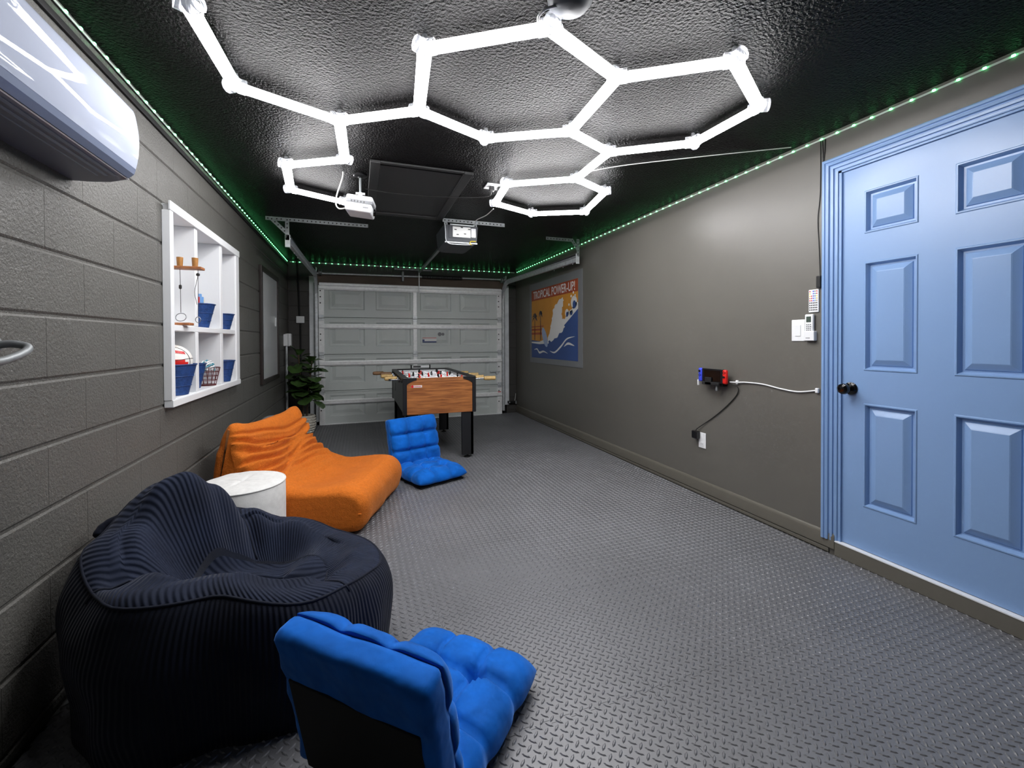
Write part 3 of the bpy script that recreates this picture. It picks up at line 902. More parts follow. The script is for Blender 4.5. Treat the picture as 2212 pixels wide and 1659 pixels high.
# green LED strips (tape + every diode a part)
led_me = MB().rbox((-.004, -.0055, -.0042), (.004, .0055, .0042), .001, 1).mesh('led', 'led')
def led_strip(label, p0, p1, nrm, pitch=.0833):
    p0, p1 = Vector(p0), Vector(p1); d = p1 - p0; L_ = d.length; d.normalize(); nrm = Vector(nrm)
    t = thing('led_strip', label, 'led strip', tuple((p0 + p1) / 2), 0, 'green LED strips under the ceiling')
    mb = MB()
    z = Vector((0, 0, .0045))
    vs = [p0 - z, p1 - z, p1 + z, p0 + z]
    mb.add(vs + [v + nrm * .0018 for v in vs], [(0, 3, 2, 1), (4, 5, 6, 7), (0, 1, 5, 4), (1, 2, 6, 5), (2, 3, 7, 6), (3, 0, 4, 7)])
    mb.build('tape', 'tape', t)
    k = int(L_ / pitch)
    org = Vector(t.location)
    for i in range(k):
        o = place('led', led_me, t)
        o.location = p0 + d * (i + .5) * pitch + nrm * .0045 - org
        o.rotation_euler = (0, 0, math.atan2(nrm.y, nrm.x))
ZL = 2.279
led_strip('green LED strip along the top of the block wall', (XL + .002, 1.25, ZL + .004), (XL + .002, YB - .012, ZL), (1, 0, 0))
led_strip('green LED strip above the garage door', (XL + .03, YB - .008, ZL), (XR - .03, YB - .008, ZL + .004), (0, -1, 0))
led_strip('green LED strip along the top of the smooth wall', (XR - .001, .75, ZL + .008), (XR - .001, YB - .012, ZL + .004), (-1, 0, 0))
# wires from the strip down beside the casing
sw = thing('strip_wires', 'thin dark wires dropping from the green strip beside the door casing', 'cable', (XR, 1.71, 1.9))
MB().tube(cr([(XR - .003, 1.715, ZL), (XR - .003, 1.716, 2.0), (XR - .004, 1.728, 1.85), (XR - .003, 1.722, 1.7), (XR - .006, 1.713, 1.53)], 8), .0022, 6).build('wire', 'wireb', sw)
MB().tube(cr([(XR - .003, 1.690, ZL), (XR - .003, 1.692, 2.22), (XR - .003, 1.698, 2.16)], 6), .003, 6).build('wire', 'wireb', sw)
MB().tube(cr([(XR - .003, 1.705, ZL), (XR - .003, 1.702, 2.22), (XR - .003, 1.700, 2.16)], 6), .0022, 6).build('wire', 'wireb', sw)

# ================================================================== LEFT WALL THINGS
# air conditioner
ac = thing('air_conditioner', 'glossy white split air conditioner high on the block wall', 'air conditioner', (XL, 1.45, 1.735))
AY0, AY1 = 1.02, 1.915
def acp(lst): return [(XL + a, b) for a, b in lst]
prof_front = cr([(.0, 2.005, 0), (.10, 2.006, 0), (.160, 2.000, 0), (.182, 1.985, 0), (.193, 1.93, 0), (.197, 1.88, 0), (.193, 1.82, 0), (.186, 1.784, 0)], 5)
pf = [(XL + p.x, p.y) for p in prof_front]
# shell swept along the wall; the far and near ends taper slightly (rounded ends)
def ac_shell(prof, y0, y1, name, key, round_=.03):
    mb = MB(); st = []
    ks = [0, .08, .2, .4, .7, 1.0]
    for k in ks: st.append((y0 + round_ * (1 - math.sqrt(1 - (1 - k) ** 2)) * 1.0, 1 - .12 * (1 - k) ** 2.5))
    st = [(y0 + (round_ - round_ * math.sin(k * PI / 2)) * 0 + round_ * k, .86 + .14 * math.sin(k * PI / 2)) for k in ks]
    st += [(y1 - round_ * (1 - k) - (0), .86 + .14 * math.sin((1 - k) * PI / 2)) for k in ks]
    cz = sum(p[1] for p in prof) / len(prof)
    vs = []
    for y, s_ in st:
        for x, z in prof: vs.append((XL + (x - XL) * (s_ if x > XL + .02 else 1), y, z if s_ > .99 else cz + (z - cz) * (.985 + .015 * s_)))
    n = len(prof); fs = []
    for i in range(len(st) - 1):
        for q in range(n - 1): fs.append((i * n + q, i * n + q + 1, (i + 1) * n + q + 1, (i + 1) * n + q))
    base = len(vs)
    fs.append(tuple(range(n))); fs.append(tuple(range(len(vs) - 1, len(vs) - n - 1, -1)))
    mb.add(vs, fs)
    return mb.build(name, key, ac, smooth=50)
ac_shell(pf + [(XL, 1.79)], AY0, AY1, 'front_panel', 'acw')
MB().box((XL + .1865, AY0 + .03, 1.8425), (XL + .1975, AY1 - .03, 1.8445)).build('seam', 'inkg', ac) if False else None
low = [(XL + .183, 1.788), (XL + .176, 1.765), (XL + .158, 1.748), (XL + .12, 1.738), (XL + .06, 1.733), (XL, 1.732), (XL, 1.79)]
ac_shell(low, AY0 + .004, AY1 - .004, 'lower_body', 'acd', .02)
vane = [(XL + .187, 1.782), (XL + .182, 1.764), (XL + .166, 1.749), (XL + .163, 1.753), (XL + .178, 1.769), (XL + .182, 1.784)]
MB().prism(vane, 'y', AY0 + .03, AY1 - .03).build('air_vane', 'acg', ac)
MB().prism([(XL + .160, 1.7465), (XL + .1635, 1.7485), (XL + .1625, 1.7505), (XL + .159, 1.749)], 'y', AY0 + .02, AY1 - .018).build('vane_edge', 'whitepl', ac)
for k in range(3):
    MB().prism([(XL + .150 - k * .022, 1.7415 - k * .002), (XL + .140 - k * .022, 1.7395 - k * .002), (XL + .140 - k * .022, 1.743 - k * .002)], 'y', AY0 + .05, AY1 - .07).build('louvre', 'acg', ac)
lg = MB().lathe([(.010, 0), (.010, .0008), (.006, .0008)], (XL + .192, 1.66, 1.868), 14, 'x'); lg.lathe([(.010, 0), (.010, .0008), (.006, .0008)], (XL + .192, 1.675, 1.880), 14, 'x')
lg.build('maker_mark', 'acg', ac)

# metal hook near the left edge
hk = thing('wall_hook', 'curved grey metal hook on the block wall below the air conditioner', 'hook', (XL, 1.46, 1.15))
MB().tube(cr([(XL + .002, 1.555, 1.168), (XL + .03, 1.565, 1.172), (XL + .058, 1.572, 1.165), (XL + .070, 1.545, 1.150), (XL + .070, 1.47, 1.130), (XL + .070, 1.36, 1.118)], 8), .0105, 12).build('bar', 'galvd', hk, smooth='all')
MB().lathe([(.026, 0), (.026, .005), (.012, .010)], (XL, 1.555, 1.168), 16, 'x').build('flange', 'galvd', hk, smooth=40)
MB().tube(cr([(XL + .070, 1.36, 1.118), (XL + .05, 1.34, 1.12), (XL + .002, 1.335, 1.125)], 6), .0105, 12).build('return_bar', 'galvd', hk, smooth='all')
MB().lathe([(.026, 0), (.026, .005), (.012, .010)], (XL, 1.335, 1.125), 16, 'x').build('flange', 'galvd', hk, smooth=40)

# white cubby shelf set into the niche
cs_ = thing('cubby_shelf', 'white painted six compartment cubby shelf set into the block wall', 'shelf', (XL, 3.30, .855))
FX = XL + .030; BXk = XL - .195
SZ0, SZ1 = .850, 1.873
def sh(a, b, name, r=.003): return MB().rbox(a, b, r, 1).build(name, 'white', cs_)
sh((BXk - .004, 2.655, SZ0), (BXk + .004, 3.945, SZ1), 'back_board')
sh((BXk, 2.640, SZ0), (FX, 2.668, SZ1), 'side_board')
sh((BXk, 3.852, SZ0), (FX, 3.935, SZ1), 'side_board')
sh((BXk, 2.668, SZ1 - .03), (FX - .001, 3.852, SZ1), 'top_board')
sh((BXk, 2.668, SZ0), (FX - .001, 3.852, SZ0 + .034), 'bottom_board')
sh((BXk, 2.668, 1.232), (FX - .003, 3.852, 1.264), 'shelf_board')
for y0, y1 in ((2.996, 3.040), (3.476, 3.532)):
    sh((BXk, y0, SZ0 + .034), (FX - .002, y1, 1.232), 'divider')
    sh((BXk, y0, 1.264), (FX - .002, y1, SZ1 - .03), 'divider')
ft = MB()
ft.rbox((FX - .001, 2.618, SZ1 - .035), (FX + .010, 3.945, SZ1 + .012), .002, 1)
ft.build('face_trim', 'white', cs_)
MB().rbox((XL, 2.625, SZ0 - .006), (FX + .010, 3.945, SZ0 + .030), .002, 1).build('face_trim', 'white', cs_)
MB().rbox((XL, 2.622, SZ0 + .030), (FX + .006, 2.664, SZ1 - .035), .002, 1).build('face_trim', 'white', cs_)
MB().rbox((XL, 3.858, SZ0 + .030), (FX + .006, 3.942, SZ1 - .035), .002, 1).build('face_trim', 'white', cs_)

# navy tapered baskets
def basket(label, x, y, z, r, h, taper=.66):
    t = thing('navy_basket', label, 'basket', (x, y, z), 0, 'navy baskets in the cubby shelf')
    mb = MB().lathe([(0, 0), (r * taper, 0), (r * taper, .002), (r * (taper + 1) / 2 * .995, h * .5), (r, h), (r - .005, h), (r * taper - .004, .006), (0, .006)], (x, y, z), 28)
    mb.build('tub', 'navy', t, smooth=35)
    MB().tube([(x + r * math.cos(a * PI / 14), y + r * math.sin(a * PI / 14), z + h) for a in range(28)], .004, 6, closed=True).build('rim', 'navy', t, smooth='all')
    for k in (.3, .62):
        rr = r * (taper + (1 - taper) * k) + .001
        MB().tube([(x + rr * math.cos(a * PI / 14), y + rr * math.sin(a * PI / 14), z + h * k) for a in range(28)], .002, 5, closed=True).build('band', 'navy', t, smooth='all')
    return t
zlow, zup = SZ0 + .036, 1.266
basket('navy basket holding the basketball, lower cubby', -.968, 2.862, zlow, .112, .165)
basket('navy basket full of card games, upper middle cubby', -.985, 3.300, zup, .105, .150)
basket('small empty navy basket, upper far cubby', -.945, 3.695, zup, .080, .110)
basket('navy basket beside the maroon wire basket, lower middle cubby', -1.000, 3.215, zlow, .090, .150)
basket('navy basket with tan pieces, lower far cubby', -.950, 3.695, zlow, .086, .150)
# basketball
bk = thing('basketball', 'white and red basketball resting in a navy basket', 'ball', (-.968, 2.862, zlow + .10))
bc = Vector((-.968, 2.862, zlow + .180))
sph = bmesh.new(); bmesh.ops.create_uvsphere(sph, u_segments=32, v_segments=20, radius=.095)
for v in sph.verts: v.co += bc
sb = MB()
for f in sph.faces: pass
sph.faces.ensure_lookup_table()
sb.v = [tuple(v.co) for v in sph.verts]; sph.verts.index_update()
for f in sph.faces:
    c = f.calc_center_median() - bc
    sb.f.append(tuple(v.index for v in f.verts)); sb.mi.append(1 if (c.z < -.012 - (c.y + .02) * .55) else 0)
sph.free()
ballo = sb.build('skin', ['ball', 'red'], bk, smooth='all')
def seam(ax1, ax2, off):
    a1, a2 = Vector(ax1).normalized(), Vector(ax2).normalized(); nn = a1.cross(a2)
    rr = math.sqrt(.0955 ** 2 - off ** 2)
    MB().tube([bc + nn * off + (a1 * math.cos(2 * PI * i / 32) + a2 * math.sin(2 * PI * i / 32)) * rr for i in range(32)], .0016, 5, closed=True).build('seam', 'black', ballo)
seam((1, 0, .2), (0, 1, 0), 0); seam((0, .5, 1), (1, 0, -.3), 0); seam((1, .3, 0), (0, 0, 1), .05); seam((1, .3, 0), (0, 0, 1), -.05)
# red print on the ball: a short word mark
bm_ = MB()
for k in range(6):
    a = -1.00 + k * .095
    d = Vector((math.cos(a) * .80, math.sin(a) * .80, .58 - k * .02)).normalized()
    tn = Vector((-d.y, d.x, 0)).normalized(); un = d.cross(tn) * -1
    p = bc + d * .0958
    w_, h_ = .0032, .009
    bm_.add([p - tn * w_ - un * h_, p + tn * w_ - un * h_, p + tn * w_ + un * h_, p - tn * w_ + un * h_], [(0, 1, 2, 3)])
bm_.build('word_mark', 'redp', ballo)
# card game boxes
def gbox(label, a, b, key, rot, key2=None, name='game_box'):
    t = thing(name, label, 'box', ((a[0] + b[0]) / 2, (a[1] + b[1]) / 2, a[2]), rot, 'card games in the basket')
    d = [(b[i] - a[i]) / 2 for i in range(3)]
    MB().rbox((-d[0], -d[1], 0), (d[0], d[1], 2 * d[2]), .002, 1).build('carton', key, t, local=True)
    if key2: MB().rbox((-d[0] * .6, -d[1] - .0008, d[2] * 1.2), (d[0] * .6, -d[1] + .0003, d[2] * 1.8), .0003, 1).build('print', key2, t, local=True)
    return t
zb = zup + .012
gbox('pale blue card box with red print in the navy basket', (-.998, 3.276, zb), (-.948, 3.296, zb + .205), 'skyb', .2, 'redp')
gbox('pale blue card box behind the red printed one in the navy basket', (-.996, 3.304, zb), (-.946, 3.324, zb + .188), 'skyb', .1)
gbox('yellow card box in the navy basket', (-.996, 3.332, zb), (-.952, 3.350, zb + .175), 'yellow', 0)
# maroon wire basket with teal and white toys
wbk = thing('wire_basket', 'maroon wire basket of white and teal netting, lower middle cubby', 'basket', (-.952, 3.394, zlow))
for k in range(5):
    rr = .048 + .024 * k / 4; zz_ = zlow + .006 + .112 * k / 4
    MB().tube([(-.952 + rr * math.cos(a * PI / 10), 3.394 + rr * math.sin(a * PI / 10), zz_) for a in range(20)], .0022, 5, closed=True).build('hoop', 'maroon', wbk, smooth='all')
for k in range(14):
    a = k * 2 * PI / 14
    MB().tube([(-.952 + .048 * math.cos(a), 3.394 + .048 * math.sin(a), zlow + .004), (-.952 + .072 * math.cos(a + .15), 3.394 + .072 * math.sin(a + .15), zlow + .118)], .002, 5).build('wire', 'maroon', wbk)
MB().lathe([(0, 0), (.05, 0), (.05, .003), (0, .003)], (-.952, 3.394, zlow), 16).build('base', 'maroon', wbk)
nt_ = thing('netting', 'white netting bundled on top of the maroon wire basket', 'net', (-.952, 3.37, zlow + .05))
for k in range(9):
    a = k * .7
    pts = [(-.952 + .04 * math.cos(a + j * .5) * (1 - j * .08), 3.392 + .042 * math.sin(a + j * .9), zlow + .095 + .012 * j + .012 * math.sin(k + j)) for j in range(6)]
    MB().tube(cr(pts, 4), .0042, 5).build('cord', 'whitepl' if k % 3 else 'cyan', nt_, smooth='all')
# tan pieces in the far basket
for k, (dx, dy, hh, lab) in enumerate(((-.02, -.025, .160, 'taller tan wooden block sticking out of the lower far navy basket'), (.02, .02, .148, 'shorter tan wooden block at the far rim of the lower far navy basket'))):
    tag(MB().rbox((-.950 + dx - .014, 3.695 + dy - .018, zlow + .01), (-.950 + dx + .014, 3.695 + dy + .018, zlow + hh), .005).build('wooden_block', 'tan'), lab, 'game piece', 'wooden blocks in the basket')
# hook-and-ring game
rg = thing('ring_game', 'wooden hook and ring game with hanging strings in the upper near cubby', 'game', (-0.920, 2.83, 1.266))
MB().rbox((-0.990, 2.80, 1.266), (-0.865, 2.87, 1.280), .002, 1).build('base_plank', 'wood', rg)
MB().rbox((-0.985, 2.825, 1.280), (-0.970, 2.840, 1.572), .002, 1).build('post', 'string', rg)
MB().rbox((-0.990, 2.80, 1.572), (-0.808, 2.862, 1.586), .002, 1).build('arm_board', 'wood', rg)
for x in (-.915, -.845):
    MB().lathe([(0, 0), (.013, 0), (.0155, .05), (.012, .05), (.010, .012), (0, .012)], (x, 2.83, 1.586), 16).build('cup', 'woodcup', rg, smooth=35)
MB().tube(cr([(-0.915, 2.83, 1.572), (-0.914, 2.831, 1.46), (-0.913, 2.83, 1.335)], 5), .0014, 5).build('string', 'string', rg)
MB().lathe([(0, .014), (.007, .008), (.007, -.008), (0, -.014)], (-0.914, 2.83, 1.475), 10).build('knot', 'string', rg)
MB().tube([(-.913 + .024 * math.cos(a * PI / 12), 2.83 + .008 * math.sin(a * PI / 12), 1.310 + .022 * math.sin(a * PI / 12)) for a in range(24)], .0022, 6, closed=True).build('ring', 'steel', rg, smooth='all')
MB().tube(cr([(-0.832, 2.83, 1.572), (-0.834, 2.83, 1.53), (-0.848, 2.83, 1.45), (-0.838, 2.83, 1.38)], 5), .0013, 5).build('string', 'string', rg)
MB().tube(cr([(-0.832, 2.83, 1.54), (-0.832, 2.83, 1.45), (-0.834, 2.83, 1.31)], 5), .0013, 5).build('string', 'string', rg)
MB().lathe([(0, .010), (.009, .005), (.009, -.005), (0, -.010)], (-0.832, 2.83, 1.545), 10).build('knot', 'string', rg)
MB().tube([(-.834 + .012 * math.cos(a * PI / 8), 2.83, 1.297 + .016 * math.sin(a * PI / 8)) for a in range(16)], .002, 5, closed=True).build('ring', 'steel', rg, smooth='all')

# whiteboard
wbd = thing('whiteboard', 'glossy whiteboard in a dark brown frame on the block wall', 'whiteboard', (XL, 5.33, .74))
wy0, wy1, wz0, wz1 = 4.86, 5.83, .742, 1.935
MB().rbox((XL, wy0 + .03, wz0 + .03), (XL + .010, wy1 - .03, wz1 - .03), .001, 1).build('board', 'board', wbd)
for a, b in (((XL, wy0, wz0), (XL + .026, wy0 + .05, wz1)), ((XL, wy1 - .05, wz0), (XL + .026, wy1, wz1)), ((XL, wy0 + .05, wz0), (XL + .026, wy1 - .05, wz0 + .05)), ((XL, wy0 + .05, wz1 - .05), (XL + .026, wy1 - .05, wz1))):
    MB().rbox(a, b, .004).build('frame_rail', 'frame', wbd)
tag(MB().rbox((XL + .010, 5.66, 1.35), (XL + .018, 5.72, 1.45), .002).build('magnet', 'whitepl'), 'small white magnet at the far edge of the whiteboard', 'magnet')

# ================================================================== RIGHT WALL THINGS
WX = XR
po = thing('projection', 'surf poster titled TROPICAL POWER-UP! painted flat on the smooth wall', 'projection', (WX, 5.25, .85))  # projected picture; its light is painted in as flat coloured sheets
MB().rbox((WX - .006, 4.445, .850), (WX - .0008, 6.075, 2.005), .001, 1).build('black_level_border', 'pp', po)
ay0, ay1, az0, az1 = 4.548, 5.995, .925, 1.906       # art area; viewed from the room, left = large Y
def A(u, v, k=0): return (WX - .0066 - .0004 * k, ay1 - (ay1 - ay0) * u, az0 + (az1 - az0) * v)
def flat(poly, key, name, k=1):
    mb = MB(); p = [A(u, v, k) for u, v in poly]
    q = [(x + .0004, y, z) for x, y, z in p]; n = len(p)
    mb.add(p + q, [tuple(range(n)), tuple(range(2 * n - 1, n - 1, -1))] + [(i, (i + 1) % n, n + (i + 1) % n, n + i) for i in range(n)])
    return mb.build(name, key, po)
flat([(0, 0), (1, 0), (1, 1), (0, 1)], 'por', 'orange_sky', 0)
flat([(0, .845), (1, .845), (1, 1), (0, 1)], 'prd', 'title_band', 1)
for v0, v1 in ((.40, .425), (.45, .465), (.34, .37)): flat([(0, v0), (.30, v0), (.30, v1), (0, v1)], 'prd', 'sunset_stripe', 1)
flat([(p.x, p.y) for p in cr([(0, .26, 0), (.12, .25, 0), (.30, .24, 0), (.45, .27, 0), (.60, .36, 0), (.75, .50, 0), (.90, .58, 0), (1, .66, 0)], 6)] + [(1, 0), (0, 0)], 'pbl', 'sea', 2)
# white breaking crest along the swell
crest = []
for i in range(41):
    t = i / 40; u = .40 + .60 * t; v = .27 + .42 * t ** 1.15
    crest.append((u, v + .045 * abs(math.sin(t * PI * 5)) + .02))
flat(crest + [(u, .235 + .40 * ((u - .40) / .60) ** 1.15) for u in [1 - .6 * i / 12 for i in range(13)]], 'pwh', 'wave_crest', 3)
for c, r in (((.93, .72), .055), ((.80, .60), .035), ((.88, .60), .026)):
    flat([(c[0] + r * math.cos(a * PI / 9), c[1] + r * 1.45 * math.sin(a * PI / 9)) for a in range(18)], 'pwh', 'foam_curl', 3)
    flat([(c[0] + r * .1 + r * .5 * math.cos(a * PI / 9), c[1] - r * .5 + r * .9 * math.sin(a * PI / 9)) for a in range(18)], 'pbl', 'foam_hollow', 4)
plume = [(.44, .25, 0), (.46, .42, 0), (.50, .55, 0), (.53, .68, 0), (.60, .74, 0), (.68, .80, 0), (.74, .78, 0), (.72, .70, 0), (.70, .60, 0), (.72, .50, 0), (.76, .42, 0), (.66, .34, 0), (.55, .27, 0)]
flat([(p.x + .008 * math.sin(i * 2.1), p.y + .012 * math.cos(i * 1.7)) for i, p in enumerate(cr(plume, 4, True))], 'pwh', 'foam_plume', 5)
for c in ((.92, .84), (.88, .80), (.95, .80), (.84, .70)):
    flat([(c[0] + .012 * math.cos(a * PI / 5), c[1] + .017 * math.sin(a * PI / 5)) for a in range(10)], 'pwh', 'foam_drop', 3)
for pts in ([(.06, .115, 0), (.14, .125, 0), (.20, .075, 0), (.30, .095, 0), (.40, .070, 0)], [(.44, .11, 0), (.55, .09, 0), (.68, .17, 0), (.80, .27, 0), (.95, .30, 0)], [(.74, .17, 0), (.82, .21, 0), (.94, .185, 0)]):
    c = cr(pts, 6)
    upv = [(p.x, p.y + .018 * math.sin(PI * i / (len(c) - 1))) for i, p in enumerate(c)]
    dnv = [(p.x, p.y - .012 * math.sin(PI * i / (len(c) - 1))) for i, p in enumerate(c)]
    flat(upv + dnv[::-1][1:-1], 'pwh', 'ripple', 3)
# palms
for pu, pv, ps in ((.08, .60, 1.0), (.23, .64, .7)):
    flat([(pu - .008, .26), (pu + .010, .26), (pu + .006, pv), (pu - .004, pv)], 'pdk', 'palm_trunk', 1)
    for a in (-20, 25, 70, 115, 160, 205):
        ca, sa = math.cos(math.radians(a)), math.sin(math.radians(a))
        l = .075 * ps
        flat([(pu, pv), (pu + ca * l * .5 - sa * .012, pv + sa * l * .7 + ca * .02 + .01), (pu + ca * l, pv + (sa * l - .03) * 1.2), (pu + ca * l * .5 + sa * .012, pv + sa * l * .7 - ca * .02)], 'pdk', 'palm_frond', 2)
flat([(.22, .66), (.24, .70), (.26, .66), (.24, .62)], 'yellow', 'sun', 1)
# surfboard leaning on the wave (the rider of the original is left out)
flat([(.33 + .035 * math.cos(a * PI / 10) - .06 * math.sin(a * PI / 10), .30 + .05 * math.cos(a * PI / 10) + .13 * math.sin(a * PI / 10)) for a in range(20)], 'plb', 'surfboard', 4)
flat([(0, .235), (.20, .235), (.30, .26), (.42, .235), (.42, .21), (.2, .20), (0, .215)], 'pwh', 'foam_line', 3)
tm = text_mesh('TROPICAL POWER-UP!', .155, 'title_text', 'pwh', .0003, 1.0)
w0 = max(v.co.x for v in tm.vertices) - min(v.co.x for v in tm.vertices)
sx = (ay1 - ay0) * .90 / w0
for v in tm.vertices:
    x, y, z = v.co; v.co = (-z, -x * sx, y)
to = place('title_text', tm, po)
to.location = Vector((WX - .0076, (ay0 + ay1) / 2, az0 + (az1 - az0) * .917)) - Vector(po.location)

# light switch
ls = thing('light_switch', 'white rocker light switch plate beside the blue door', 'switch', (WX, 1.84, 1.164))
MB().rbox((WX - .006, 1.800, 1.164), (WX, 1.882, 1.290), .003).build('plate', 'whitepl', ls)
MB().rbox((WX - .010, 1.824, 1.193), (WX - .005, 1.858, 1.259), .002).build('rocker', 'whitepl', ls)
# air conditioner remote in its holder
rm = thing('remote_control', 'white remote with small screen in a wall holder beside the switch', 'remote', (WX, 1.765, 1.17))
MB().rbox((WX - .022, 1.742, 1.172), (WX - .004, 1.790, 1.318), .006, 3).build('case', 'whitepl', rm, smooth=40)
MB().rbox((WX - .0232, 1.752, 1.272), (WX - .0215, 1.780, 1.305), .001, 1).build('screen', 'screen', rm)
for r_ in range(5):
    for c_ in range(3):
        MB().rbox((WX - .0236, 1.752 + c_ * .0105, 1.256 - r_ * .0105), (WX - .0215, 1.7585 + c_ * .0105, 1.2615 - r_ * .0105), .0006, 1).build('button', 'inkg', rm)
MB().rbox((WX - .027, 1.732, 1.166), (WX, 1.794, 1.222), .004).build('holder', 'whitepl', rm)
MB().rbox((WX - .0276, 1.755, 1.180), (WX - .0265, 1.780, 1.184), .0003, 1).build('maker_mark', 'inkg', rm)
# led strip remote with coloured buttons
lr = thing('led_remote', 'slim white remote with rows of coloured buttons beside the door casing', 'remote', (WX, 1.748, 1.325))
MB().rbox((WX - .008, 1.720, 1.328), (WX, 1.777, 1.457), .003).build('case', 'whitepl', lr)
pal = ['red', 'inkg', 'bluep', 'whitepl', 'red', 'cyan', 'bluep', 'whitepl', 'yellow', 'cyan', 'bluep', 'redp', 'yellow', 'skyb', 'bluep', 'redp', 'tan', 'cyan', 'bluep', 'redp', 'black', 'black', 'black', 'black']
for r_ in range(9):
    for c_ in range(5):
        key = pal[(r_ * 4 + c_) % 20] if r_ < 5 else 'black'
        MB().rbox((WX - .0095, 1.7265 + c_ * .0098, 1.4435 - r_ * .0132), (WX - .0078, 1.7325 + c_ * .0098, 1.4505 - r_ * .0132), .0008, 1).build('button', key, lr)
# small black controller box
tag(MB().rbox((WX - .018, 1.704, 1.462), (WX, 1.728, 1.530), .004).build('strip_controller', 'black'), 'small black controller box tucked against the door casing', 'controller')
# handheld console on its mount
hc = thing('game_console', 'handheld game console with blue and red grips on a black wall mount', 'game console', (WX, 2.44, .88))
HX = WX - .055
MB().rbox((HX - .008, 2.345, .866), (HX + .008, 2.535, .966), .003).build('screen_body', 'black', hc)
MB().rbox((HX - .0088, 2.365, .878), (HX - .0078, 2.515, .955), .0004, 1).build('screen', 'gloss', hc)
bl_ = MB().rbox((HX - .014, 2.535, .868), (HX + .012, 2.570, .968), .011, 3).build('left_grip', 'bluep', hc, smooth=45)
rd_ = MB().rbox((HX - .014, 2.310, .866), (HX + .012, 2.345, .966), .011, 3).build('right_grip', 'red', hc, smooth=45)
for y_, z_, o_ in ((2.552, .945, bl_), (2.327, .915, rd_)):
    MB().lathe([(.0075, .012), (.0075, -.004), (0, -.006)], (HX - .017, y_, z_), 12, 'x').build('thumb_stick', 'black', o_, smooth=40)
for k in range(4):
    a = k * PI / 2
    MB().cyl((HX - .0165, 2.327 + .008 * math.cos(a), .945 + .008 * math.sin(a)), (HX - .013, 2.327 + .008 * math.cos(a), .945 + .008 * math.sin(a)), .003, n=8).build('button', 'black', rd_)
    MB().cyl((HX - .0165, 2.552 + .008 * math.cos(a), .915 + .008 * math.sin(a)), (HX - .013, 2.552 + .008 * math.cos(a), .915 + .008 * math.sin(a)), .003, n=8).build('button', 'black', bl_)
mk = MB().rbox((HX + .008, 2.36, .845), (WX, 2.53, .93), .006); mk.rbox((HX - .018, 2.37, .850), (HX + .01, 2.53, .872), .004); mk.rbox((HX - .018, 2.44, .850), (HX - .009, 2.50, .905), .003)
mk.build('wall_mount', 'blackm', hc)
MB().rbox((HX - .006, 2.395, .812), (HX + .006, 2.412, .852), .003).build('strap_clip', 'galvd', hc)
MB().rbox((HX - .014, 2.566, .838), (HX + .0, 2.576, .880), .002).build('side_tab', 'whitepl', hc)
# cables of the console
wc = thing('white_cable', 'white cable in clips running from the console to the door casing', 'cable', (WX, 2.0, .88))
MB().tube(cr([(WX - .030, 2.315, .882), (WX - .016, 2.27, .883), (WX - .008, 2.20, .889), (WX - .006, 2.073, .888), (WX - .006, 1.95, .872), (WX - .006, 1.84, .866), (WX - .006, 1.735, .884)], 8), .0045, 8).build('cord', 'whitepl', wc, smooth='all')
for y_, z_ in ((2.272, .884), (1.725, .886)):
    MB().rbox((WX - .016, y_ - .009, z_ - .014), (WX, y_ + .009, z_ + .014), .004).build('clip', 'whitepl', wc)
kc = thing('charger_cable', 'black charger cable hanging from the console to the wall plug', 'cable', (WX, 2.4, .7))
MB().tube(cr([(WX - .03, 2.300, .868), (WX - .014, 2.262, .850), (WX - .007, 2.275, .80), (WX - .006, 2.345, .725), (WX - .006, 2.45, .635), (WX - .007, 2.56, .555), (WX - .02, 2.630, .50), (WX - .030, 2.636, .480)], 8), .0032, 8).build('cord', 'wireb', kc, smooth='all')
MB().rbox((WX - .045, 2.612, .425), (WX - .008, 2.664, .482), .005).build('plug_block', 'black', kc)
ot = thing('wall_outlet', 'white wall outlet low on the smooth wall under the console', 'outlet', (WX, 2.60, .36))
MB().rbox((WX - .006, 2.560, .358), (WX, 2.632, .474), .003).build('plate', 'whitepl', ot)
MB().rbox((WX - .008, 2.580, .372), (WX - .005, 2.612, .402), .003).build('socket_face', 'whitepl', ot)
for dy in (-.006, .006):
    MB().rbox((WX - .0086, 2.596 + dy - .001, .385), (WX - .0078, 2.596 + dy + .001, .394), .0003, 1).build('slot', 'hole', ot)

# ================================================================== FURNITURE
# ---- foosball table
FX0, FX1, FY0, FY1, FZ0, FZ1 = .392, 1.112, 4.235, 5.66, .462, .822
fb = thing('foosball_table', 'foosball table with wood grain end panel and black corners before the garage door', 'game table', ((FX0 + FX1) / 2, (FY0 + FY1) / 2, 0))
def fr(a, b, name, key, r=.004, par=None): return MB().rbox(a, b, r).build(name, key, par or fb)
endp = fr((FX0 + .02, FY0 + .004, FZ0), (FX1 - .02, FY0 + .03, FZ1 - .03), 'end_panel', 'fwood', .002)
fr((FX0 + .02, FY1 - .03, FZ0), (FX1 - .02, FY1 - .004, FZ1 - .03), 'end_panel', 'fwood', .002)
fr((FX0 + .006, FY0 + .03, FZ0 + .012), (FX0 + .034, FY1 - .03, FZ1 - .02), 'side_panel', 'sidep', .002)
fr((FX1 - .034, FY0 + .03, FZ0 + .012), (FX1 - .006, FY1 - .03, FZ1 - .02), 'side_panel', 'sidep', .002)
fr((FX0 + .02, FY0 + .02, FZ0), (FX1 - .02, FY1 - .02, FZ0 + .02), 'bottom_board', 'legblk', .002)
for x in (FX0, FX1 - .040):
    for y in (FY0, FY1 - .040):
        fr((x, y, FZ0 - .004), (x + .040, y + .040, FZ1 - .004), 'corner_post', 'legblk', .006)
